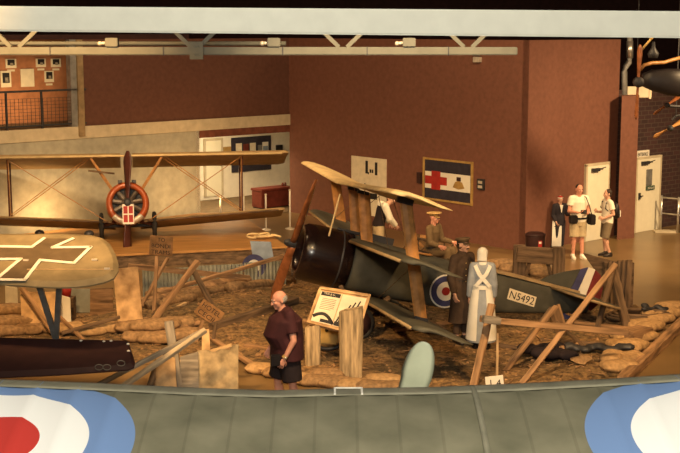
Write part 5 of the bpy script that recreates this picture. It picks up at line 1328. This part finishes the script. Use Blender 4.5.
def person(label, loc, yaw, h, P, skin, feet='shoe_dark', bulk=1.0, name='person'):
    sc = h/1.75
    XF = Matrix.Translation(loc) @ Matrix.Rotation(yaw, 4, 'Z') @ Matrix.Scale(sc, 4)
    t = thing(name, label, 'person', loc)
    mb = MB(XF); tw = P.get('lean', 0.0)
    hip = V(P.get('hip', (0, 0, .92))); chest = V(P.get('chest', (0, 0, 1.34))); neck = V(P.get('neck', (0, .01, 1.50))); H = V(P.get('head', (0, -.015, 1.635)))
    HR = head_rot(P.get('hyaw', 0), P.get('nod', 0)); b = bulk
    mid = (hip+chest)/2
    mb.loft([[c+V((rx*math.cos(q), ry*math.sin(q), 0)) for q in [2*math.pi*j/16 for j in range(16)]] for c, rx, ry in ((hip+V((0, 0, -.10)), .12*b, .10*b), (hip, .165*b, .115*b), (mid+V((0, -.02*(b-1)*4, 0)), .145*b, .105*b*b), (chest, .170*b, .115*b), (chest+V((0, 0, .10)), .15, .085), (neck+V((0, 0, -.03)), .075, .06))])
    mb.cone(neck+V((0, 0, -.05)), H+V((0, .02, -.06)), .060, .054, 12); face(mb, H, HR)
    J = {}
    for s_, k in ((1, 'L'), (-1, 'R')):
        sh = chest+V((s_*P.get('shw', .185), 0, .085)); el = V(P.get('elbow'+k, (s_*.235, .03, 1.12))); wr = V(P.get('wrist'+k, (s_*.25, -.05, .87)))
        mb.cone(chest+V((s_*.10, 0, .09)), sh, .070, .062, 10); mb.cone(sh, el, .056*b**.5, .042, 10); mb.cone(el, wr, .043, .029, 10)
        hd = V(P.get('hdir'+k, wr-el)); pn = V(P.get('palm'+k, (-s_, 0, 0))); hand(mb, wr, hd, pn, s_ if k == 'L' else -s_*-1)
        hp = hip+V((s_*.088, 0, -.03)); kn = V(P.get('knee'+k, (s_*.098, -.01, .49))); an = V(P.get('ankle'+k, (s_*.10, .02, .085)))
        mb.cone(hp, kn, .088*b**.5, .056, 12); mb.cone(kn, an, .053, .038, 12); mb.ell(kn.lerp(an, .3)+V((0, .022, 0)), (.050, .052, .10))
        fd = V(P.get('foot'+k, (s_*.12, -1, 0))).normalized()
        mb.cone(an+V((0, 0, -.045))-fd*.03, an+V((0, 0, -.055))+fd*.14, .035, .028, 10)
        J[k] = (sh, el, wr, hp, kn, an, fd)
    mb.build('body', M[skin], t, remesh=.0075*sc, sm_it=2)
    for s_ in (-1, 1):
        mb = MB(XF); mb.ell(H+HR @ V((s_*.031, -.0845, .005)), (.010, .009, .0075), 10, 8, HR); ey = mb.build('eye', M['white'], t, smooth=True)
        mb = MB(XF); mb.ell(H+HR @ V((s_*.031, -.0920, .005)), (.0055, .004, .0055), 8, 6, HR); mb.build('iris', M['ink'], ey, smooth=True)
        mb = MB(XF); mb.cone(H+HR @ V((s_*.018, -.093, .027)), H+HR @ V((s_*.045, -.084, .026)), .0055, .004, 6); mb.build('eyebrow', M[P.get('hair', 'hair_dark')], t, smooth=True)
    for k in 'LR':
        sh, el, wr, hp, kn, an, fd = J[k]; mb = MB(XF); sd = V((-fd.y, fd.x, 0))
        z0 = an.z-.085
        mb.loft([[an+V((0, 0, z-an.z+z0))+fd*f+sd*(w_*math.cos(q))+V((0, 0, ht*math.sin(q))) for q in [2*math.pi*j/14 for j in range(14)]] for f, w_, z, ht in ((-.075, .022, .045, .038), (-.05, .040, .055, .052), (.0, .043, .058, .056), (.06, .046, .046, .044), (.12, .048, .036, .033), (.165, .040, .030, .027), (.19, .018, .026, .018))])
        mb.cone(an+V((0, 0, -.02)), an+V((0, 0, .035)), .048, .046, 12, False)
        so = mb.build('shoe', M[feet], t, remesh=.008*sc, sm_it=3)
        mb = MB(XF); mb.loft([[an+V((0, 0, -an.z+z0+zz))+fd*(.058+.135*math.cos(q))+sd*(.049*math.sin(q)) for q in [2*math.pi*j/20 for j in range(20)]] for zz in (0, .018)]); mb.build('sole', M['paper' if feet == 'shoe_white' else 'ink'], so)
    return t, XF, sc, J, H, HR, dict(hip=hip, chest=chest, neck=neck, mid=mid, b=b)
def rings(cs, n=20):
    return [[V(c)+V((rx*math.cos(q), ry*math.sin(q), dz*math.sin(q))) for q in [2*math.pi*j/n for j in range(n)]] for c, rx, ry, dz in [(a if len(a) == 4 else (*a, 0)) for a in cs]]
def garment(name, XF, m, t, sc, fn, vox=.011, it=3):
    mb = MB(XF); fn(mb); return mb.build(name, M[m], t, remesh=vox*sc, sm_it=it)
def torso(mb, D, top=.125, bot=-.06, g=.02, hem=1.0):
    b = D['b']; hip, mid, ch = D['hip'], D['mid'], D['chest']
    mb.loft(rings([(hip+V((0, 0, bot)), (.168*b+g)*hem, (.118*b+g)*hem), (hip+V((0, 0, .05)), .168*b+g, .120*b+g), (mid+V((0, -.02*(b-1)*4, 0)), .150*b+g, .108*b*b+g), (ch, .175*b+g, .118*b+g), (ch+V((0, .004, .085)), .165+g*.7, .098+g*.5), (ch+V((0, .006, top)), .095+g*.3, .075+g*.3)]))
def sleeve(mb, J, k, frac, g=.016, two=False):
    sh, el, wr = J[k][:3]; c = sh.lerp(el, frac); mb.cone(V((sh.x*.5, sh.y, sh.z+.006)), sh, .076+g*.3, .066+g*.3, 12)
    mb.ell(sh+V((0, 0, -.008)), (.064+g*.4,)*3, 12, 8)
    if two: mb.cone(sh, el, .062+g, .050+g, 12); mb.cone(el, el.lerp(wr, frac), .050+g, .036+g, 12, False)
    else: mb.cone(sh, c, .058+g*.7, .054+g*1.1, 12, False)
def legs(mb, J, D, frac, g=.022, flare=1.15, low=False):
    b = D['b']; hip = D['hip']
    mb.loft(rings([(hip+V((0, 0, -.14)), .17*b, .115*b), (hip+V((0, 0, -.05)), .178*b+.008, .125*b+.008), (hip+V((0, 0, .06)), .168*b+.010, .118*b+.012)]))
    for k in 'LR':
        sh, el, wr, hp, kn, an, fd = J[k]
        if low: mb.cone(hp, kn, .095+g, .062+g, 14); mb.cone(kn, kn.lerp(an, frac), .062+g, .050+g*flare, 14, False)
        else: mb.cone(hp, hp.lerp(kn, frac), .098*b**.5+g*.6, (.070+g)*flare, 14, False)

# ---- man in the maroon shirt, walking past the trench
loc = G(286, 418); loc.z = 0
Pm = dict(head=(.0, -.080, 1.585), nod=.24, neck=(0, -.035, 1.47), hair='hair_grey', elbowL=(.285, .02, 1.10), wristL=(.265, -.10, .87), palmL=(-1, 0, 0), elbowR=(-.28, -.02, 1.10), wristR=(-.24, -.14, .90), hip=(0, .02, .92), chest=(0, 0, 1.34), kneeL=(.135, .05, .49), ankleL=(.14, .09, .085), kneeR=(-.13, -.07, .49), ankleR=(-.13, -.05, .085))
t, XF, sc, J, H, HR, D = person('heavy-set person in a maroon shirt and black shorts beside the info board', loc, math.radians(-70), 1.84, Pm, 'skin_pink', 'shoe_dark', 1.46)
garment('shirt', XF, 'maroon_shirt', t, sc, lambda mb: (torso(mb, D, .12, -.10, .035, 1.04), sleeve(mb, J, 'L', .72, .026), sleeve(mb, J, 'R', .72, .026)))
garment('shorts', XF, 'black_cloth', t, sc, lambda mb: legs(mb, J, D, .90, .050, 1.10))
garment('hair', XF, 'hair_grey', t, sc, lambda mb: (mb.ell(H+HR @ V((0, .040, .010)), (.078, .075, .070), 14, 10, HR), mb.ell(H+HR @ V((.045, .03, .0)), (.036, .05, .045), 10, 8, HR), mb.ell(H+HR @ V((-.045, .03, .0)), (.036, .05, .045), 10, 8, HR)), .009)
mb = MB(XF); w_ = J['L'][2].lerp(J['L'][1], .06); mb.cone(w_+V((0, .012, .028)), w_+V((0, -.012, -.002)), .036, .035, 14, False); mb.build('watch_strap', M['gold'], t)
mb = MB(XF); mb.ell(w_+V((.036, 0, .012)), (.008, .016, .016), 10, 6); mb.build('watch_face', M['silver'], t, smooth=True)
cp_ = XF @ V((.30, -.30, .72)); 
mb = MB(XF); mb.box((.24, -.21, .86), (.06, .13, .15)); mb.build('belt_pouch', M['black'], t, bevel=.012)

# ---- soldier figure in a long greatcoat
loc = G(461, 345); loc.z = TH(loc.x, loc.y)
Pm = dict(hyaw=.15, elbowL=(.245, .02, 1.10), wristL=(.24, -.10, .88), elbowR=(-.245, .02, 1.10), wristR=(-.25, -.07, .86), kneeL=(.09, 0, .49), kneeR=(-.09, 0, .49))
t, XF, sc, J, H, HR, D = person('moustached soldier in a long brown greatcoat and peaked cap facing the nurse', loc, math.radians(42), 1.80, Pm, 'skin', 'shoe_dark')
garment('greatcoat', XF, 'khaki_dk', t, sc, lambda mb: (torso(mb, D, .13, -.05, .028), mb.loft(rings([((0, .01, .36), .235, .19), ((0, .005, .60), .215, .175), ((0, 0, .90), .195, .15), ((0, 0, 1.06), .175, .132)])), sleeve(mb, J, 'L', .92, .020, True), sleeve(mb, J, 'R', .92, .020, True)))
garment('coat_collar', XF, 'khaki_dk', t, sc, lambda mb: (mb.cone((0, .01, 1.46), (0, -.005, 1.545), .092, .075, 16, False)), .009)
garment('trousers', XF, 'khaki_dk', t, sc, lambda mb: legs(mb, J, D, .80, .012, 1.0, True))
mb = MB(XF); mb.loft(rings([((0, 0, 1.035), .186, .143), ((0, 0, 1.085), .183, .141)])); mb.build('belt', M['shoe_dark'], t)
for i in range(4):
    mb = MB(XF); z = 1.36-.10*i
    for s_ in (-1, 1): mb.ell((s_*.06, -.140, z), (.011, .006, .011), 8, 6)
    mb.build('coat_button', M['yellow'], t)
def cap(XF, H, HR, m, t, crown=.115, band=None):
    mb = MB(XF); R4 = HR
    mb.loft([[H+R4 @ V((rx*math.cos(q), .012+ry*math.sin(q), z+.012*math.sin(q)*-1)) for q in [2*math.pi*j/22 for j in range(22)]] for z, rx, ry in ((.045, .083, .103), (.078, .085, .105), (.098, crown, crown*1.12), (.118, crown*.98, crown*1.08), (.126, crown*.6, crown*.7))]); c = mb.build('cap', M[m], t, smooth=True)
    mb = MB(XF); mb.loft([[H+R4 @ V((.080*math.sin(a), -.086*math.cos(a)*1.0-r_*math.cos(a), .048-dz)) for a in [-1.1+2.2*j/12 for j in range(13)]] for r_, dz in ((0, 0), (.045, .022))] + [[H+R4 @ V((.080*math.sin(a), -.086*math.cos(a)-r_*math.cos(a), .042-dz)) for a in [-1.1+2.2*j/12 for j in range(13)]] for r_, dz in ((.045, .022), (0, 0))], closed=True, caps=False); mb.build('cap_peak', M[band or m], c, smooth=True)
    return c
cap(XF, H, HR, 'capkhaki', t)
mb = MB(XF)
for s_ in (-1, 1): mb.cone(H+HR @ V((s_*.004, -.098, -.046)), H+HR @ V((s_*.034, -.086, -.052)), .011, .006, 8)
mb.build('moustache', M['hair_dark'], t, smooth=True)
garment('hair', XF, 'hair_dark', t, sc, lambda mb: mb.ell(H+HR @ V((0, .035, .0)), (.080, .078, .075), 14, 10, HR), .009)

# ---- nurse seen from behind
loc = G(481, 350); loc.z = TH(loc.x, loc.y)
Pm = dict(shw=.150, elbowL=(.195, .0, 1.11), wristL=(.215, -.07, .88), elbowR=(-.20, .0, 1.11), wristR=(-.21, -.10, .88), nod=.05, hyaw=-.2)
t, XF, sc, J, H, HR, D = person('nurse with white veil and crossed apron straps, seen from behind', loc, math.radians(176), 1.70, Pm, 'skin', 'shoe_dark', .86)
garment('dress', XF, 'nurse_blue', t, sc, lambda mb: (torso(mb, D, .13, -.02, .014), mb.loft(rings([((0, 0, .13), .255, .225), ((0, 0, .45), .235, .205), ((0, 0, .78), .205, .17), ((0, 0, .98), .165, .13), ((0, 0, 1.08), .140, .112)])), sleeve(mb, J, 'L', .93, .016, True), sleeve(mb, J, 'R', .93, .016, True)))
# apron skirt wraps the front and sides, open behind
mb = MB(XF); rr = []
for z, rx, ry in ((.17, .268, .238), (.45, .246, .216), (.78, .216, .182), (.98, .176, .142), (1.07, .156, .126)):
    a0 = math.radians(90+21); a1 = math.radians(450-21); n = 40
    outer = [V((rx*math.cos(a0+(a1-a0)*i/n), ry*math.sin(a0+(a1-a0)*i/n), z)) for i in range(n+1)]
    inner = [V(((rx-.008)*math.cos(a0+(a1-a0)*i/n), (ry-.008)*math.sin(a0+(a1-a0)*i/n), z)) for i in range(n, -1, -1)]
    rr.append(outer+inner)
mb.loft(rr); mb.build('apron_skirt', M['apron'], t, smooth=False)
mb = MB(XF); mb.loft(rings([((0, 0, 1.045), .166, .136), ((0, 0, 1.115), .164, .135)])); mb.build('apron_belt', M['apron'], t)
for s_ in (-1, 1):
    mb = MB(XF); pts = [V((s_*.115, -.09, 1.46)), V((s_*.125, .0, 1.485)), V((s_*.120, .095, 1.44)), V((s_*.06, .150, 1.32)), V((0, .158, 1.25)), V((-s_*.07, .150, 1.17)), V((-s_*.12, .125, 1.10))]
    rg = []
    for i, p in enumerate(pts):
        d = (pts[min(i+1, 6)]-pts[max(i-1, 0)]).normalized(); nn = V((p.x*.5, p.y if abs(p.y) > .02 else 0, .14 if i in (0, 1, 2) else 0)).normalized(); a = d.cross(nn).normalized()
        rg.append([p+a*.032+nn*.005*(1+.4*s_), p-a*.032+nn*.005*(1+.4*s_), p-a*.032-nn*.012, p+a*.032-nn*.012])
    mb.loft(rg); mb.build('apron_strap', M['apron'], t, smooth=False)
mb = MB(XF); mb.ell((0, .165, 1.165), (.012, .006, .012), 8, 6); mb.build('strap_pin', M['ink'], t)
garment('veil', XF, 'apron', t, sc, lambda mb: (mb.ell(H+HR @ V((0, .028, .035)), (.094, .100, .092), 14, 10, HR), mb.loft([[H+HR @ V((rx*math.cos(q), cy+ry*math.sin(q), z)) for q in [2*math.pi*j/16 for j in range(16)]] for z, rx, ry, cy in ((.03, .092, .085, .04), (-.05, .086, .060, .055), (-.11, .090, .045, .060))])), .010)
mb = MB(XF); mb.loft(rings([((0, 0, 1.455), .098, .088), ((0, .005, 1.515), .070, .066)])); mb.build('collar', M['apron'], t)

# ---- two visitors by the white door
loc = G(577, 258.5); loc.z = 0
Pm = dict(elbowR=(-.24, -.02, 1.13), wristR=(-.12, -.26, 1.13), elbowL=(.24, -.02, 1.13), wristL=(.11, -.27, 1.10), hdirR=(.6, -.4, .1), hdirL=(-.6, -.3, .1), palmR=(0, .3, 1), palmL=(0, .3, 1), nod=.12, hyaw=.1, kneeR=(-.10, -.03, .49), ankleL=(.11, -.03, .085))
t, XF, sc, J, H, HR, D = person('visitor in a pale tee and beige shorts with black shoulder bag and camera', loc, math.radians(12), 1.74, Pm, 'skin_pink', 'shoe_white', 1.05)
garment('tee_shirt', XF, 'tee', t, sc, lambda mb: (torso(mb, D, .12, -.04, .020), sleeve(mb, J, 'L', .55, .024), sleeve(mb, J, 'R', .55, .024)))
garment('shorts', XF, 'shorts', t, sc, lambda mb: legs(mb, J, D, .92, .030, 1.12))
garment('hair', XF, 'hair_dark', t, sc, lambda mb: mb.ell(H+HR @ V((0, .028, .050)), (.080, .086, .075), 14, 10, HR), .009)
mb = MB(XF); mb.loft(rings([((0, 0, .945), .205, .160), ((0, 0, .985), .205, .160)])); mb.build('waist_belt', M['black'], t)
def carried(name, label, cat, c, dims, XF, m, straps=()):
    tt = thing(name, label, cat, XF @ V(c)); mb = MB(XF); mb.box(c, dims); mb.build('bag_body', M[m], tt, bevel=.02)
    for s_ in straps: mb = MB(XF); mb.tube(s_, .011, 6); mb.build('bag_strap', M[m], tt, smooth=True)
    return tt
carried('shoulder_bag', 'black shoulder bag at the hip of the visitor in beige shorts, by the door', 'bag', (.30, -.06, .93), (.14, .24, .24), XF, 'black', ([(.29, -.10, 1.04), (.21, -.15, 1.25), (.13, -.12, 1.46), (.10, .02, 1.50), (.16, .16, 1.3), (.29, .02, 1.04)],))
carried('waist_bag', 'black camera bag at the waist of the visitor in beige shorts, away from the door', 'bag', (-.19, -.16, .96), (.19, .13, .19), XF, 'black')
c = (0.0, -.315, 1.15); tt = thing('camera', 'small black camera held by the visitor in beige shorts', 'camera', XF @ V(c)); mb = MB(XF); mb.box(c, (.14, .06, .09)); mb.build('camera_body', M['black'], tt, bevel=.01)
mb = MB(XF); mb.lathe([(.03, -.345), (.034, -.40), (.03, -.41)], 14, (0, 0, 1.15), 'y'); mb.build('lens', M['iron'], tt)

loc = G(606, 256); loc.z = 0
Pm = dict(elbowL=(.24, .06, 1.13), wristL=(.16, -.16, 1.02), elbowR=(-.24, .02, 1.13), wristR=(-.10, -.24, 1.16), hdirL=(0, -1, .2), hdirR=(.2, -.7, .6), kneeL=(.10, -.10, .49), ankleL=(.10, .06, .085), kneeR=(-.10, -.02, .49), nod=.05)
t, XF, sc, J, H, HR, D = person('visitor in a white tee with a dark backpack, standing before the white door', loc, math.radians(-78), 1.58, Pm, 'skin', 'shoe_dark', 1.05)
garment('tee_shirt', XF, 'tee', t, sc, lambda mb: (torso(mb, D, .12, -.05, .020), sleeve(mb, J, 'L', .6, .024), sleeve(mb, J, 'R', .6, .024)))
garment('shorts', XF, 'shorts_olive', t, sc, lambda mb: legs(mb, J, D, 1.0, .032, 1.15))
garment('hair', XF, 'hair_dark', t, sc, lambda mb: (mb.ell(H+HR @ V((0, .030, .045)), (.088, .095, .085), 14, 10, HR), mb.ell(H+HR @ V((0, .06, -.03)), (.075, .05, .06), 12, 8, HR)), .009)
tt = thing('backpack', 'dark backpack on the visitor in the white tee', 'backpack', XF @ V((0, .22, 1.25)))
garment('pack_body', XF, 'black', tt, sc, lambda mb: (mb.ell((0, .215, 1.20), (.15, .10, .22), 14, 10), mb.ell((0, .25, 1.08), (.13, .09, .11), 12, 8)), .014)
mb = MB(XF); mb.box((.06, .325, 1.12), (.05, .02, .16)); mb.build('pack_patch', M['white'], tt)
for s_ in (-1, 1): mb = MB(XF); mb.tube([(s_*.11, .15, 1.38), (s_*.13, .04, 1.49), (s_*.13, -.10, 1.42), (s_*.15, -.13, 1.28), (s_*.17, .02, 1.14), (s_*.12, .14, 1.08)], .016, 6); mb.build('pack_strap', M['black'], tt, smooth=True)

# ---- dark-suited figure by the red wall
loc = G(559, 248.5); loc.z = 0
Pm = dict(elbowL=(.24, .0, 1.13), wristL=(.30, -.22, 1.16), hdirL=(.5, -.8, 0), elbowR=(-.23, .02, 1.1), wristR=(-.17, -.16, .90))
t, XF, sc, J, H, HR, D = person('slim dark-suited figure in a red and white cap by the red wall', loc, math.radians(8), 1.30, Pm, 'skin', 'shoe_dark', .92)
garment('suit_jacket', XF, 'suit', t, sc, lambda mb: (torso(mb, D, .12, -.12, .018, 1.05), sleeve(mb, J, 'L', .9, .014, True), sleeve(mb, J, 'R', .9, .014, True)))
garment('trousers', XF, 'suit', t, sc, lambda mb: legs(mb, J, D, .95, .016, 1.1, True))
mb = MB(XF); mb.prism([(-.055, -.128, 1.46), (.055, -.128, 1.46), (.0, -.152, 1.20)], (0, -.012, 0)); mb.build('shirt_front', M['white'], t)
mb = MB(XF); mb.ell(H+HR @ V((0, .01, .065)), (.086, .10, .05), 14, 8, HR); mb.build('cap', M['red'], t, smooth=True); mb = MB(XF); mb.loft([[H+HR @ V((r_*math.cos(q), .01+r_*1.15*math.sin(q), z)) for q in [2*math.pi*j/18 for j in range(18)]] for z, r_ in ((.035, .086), (.065, .088))]); mb.build('cap_band', M['white'], t)

# ---- tan-capped figure seated on the cart behind the triplane
loc = GT(434, 276); loc.y += .25
dz = -.52
Pm = dict(hip=(0, .05, .92+dz), chest=(0, 0, 1.34+dz), neck=(0, .01, 1.50+dz), head=(0, -.015, 1.635+dz), nod=.05, elbowR=(-.25, -.06, 1.14+dz), wristR=(-.22, -.28, 1.08+dz), elbowL=(.25, -.06, 1.14+dz), wristL=(.30, -.30, 1.10+dz), kneeL=(.11, -.40, .44), kneeR=(-.11, -.40, .44), ankleL=(.11, -.46, .085), ankleR=(-.11, -.46, .085))
t, XF, sc, J, H, HR, D = person('figure in khaki tunic and broad tan cap at the cart behind the triplane', loc, math.radians(55), 1.80, Pm, 'skin_pink', 'shoe_dark', .95)
garment('tunic', XF, 'khaki', t, sc, lambda mb: (torso(mb, D, .13, -.14, .02, 1.08), sleeve(mb, J, 'L', .93, .016, True), sleeve(mb, J, 'R', .93, .016, True)))
garment('trousers', XF, 'khaki', t, sc, lambda mb: legs(mb, J, D, .9, .016, 1.0, True))
cap(XF, H, HR, 'captan', t, .150)
q_ = XF @ V((0, .05, 0)); tc_ = thing('wooden_crate', 'brown wooden crate under the seated tan-capped figure', 'crate', (q_.x, q_.y, loc.z))
mb = MB(XF); mb.box((0, .05, .145), (.46, .36, .29)); mb.build('crate_body', M['wood_dark'], tc_, bevel=.01)
mb = MB(XF)
for y_ in (-.14, .24): mb.box((0, y_, .145), (.50, .02, .08))
mb.build('crate_slat', M['wood'], tc_)
mb = MB(XF); mb.loft(rings([((0, .02, .985+dz), .188, .142), ((0, .02, 1.03+dz), .186, .140)])); mb.build('belt', M['shoe_dark'], t)

# ---- vested figure bending behind the wing struts
loc = GT(379, 268); loc.y += .4
Pm = dict(chest=(0, -.10, 1.30), neck=(0, -.20, 1.43), head=(0, -.30, 1.53), nod=.5, elbowL=(.27, -.20, 1.10), wristL=(.20, -.34, .92), elbowR=(-.27, -.20, 1.10), wristR=(-.20, -.36, .92))
t, XF, sc, J, H, HR, D = person('figure in a dark waistcoat over a white shirt bending behind the wing struts', loc, math.radians(105), 1.68, Pm, 'skin', 'shoe_dark')
garment('shirt', XF, 'tee', t, sc, lambda mb: (torso(mb, D, .10, -.05, .010), sleeve(mb, J, 'L', .95, .030, True), sleeve(mb, J, 'R', .95, .030, True)))
garment('waistcoat', XF, 'black_cloth', t, sc, lambda mb: torso(mb, D, .075, -.02, .026))
garment('trousers', XF, 'shorts', t, sc, lambda mb: legs(mb, J, D, .92, .018, 1.0, True))
garment('hair', XF, 'hair_dark', t, sc, lambda mb: mb.ell(H+HR @ V((0, .028, .045)), (.080, .086, .078), 14, 10, HR), .009)
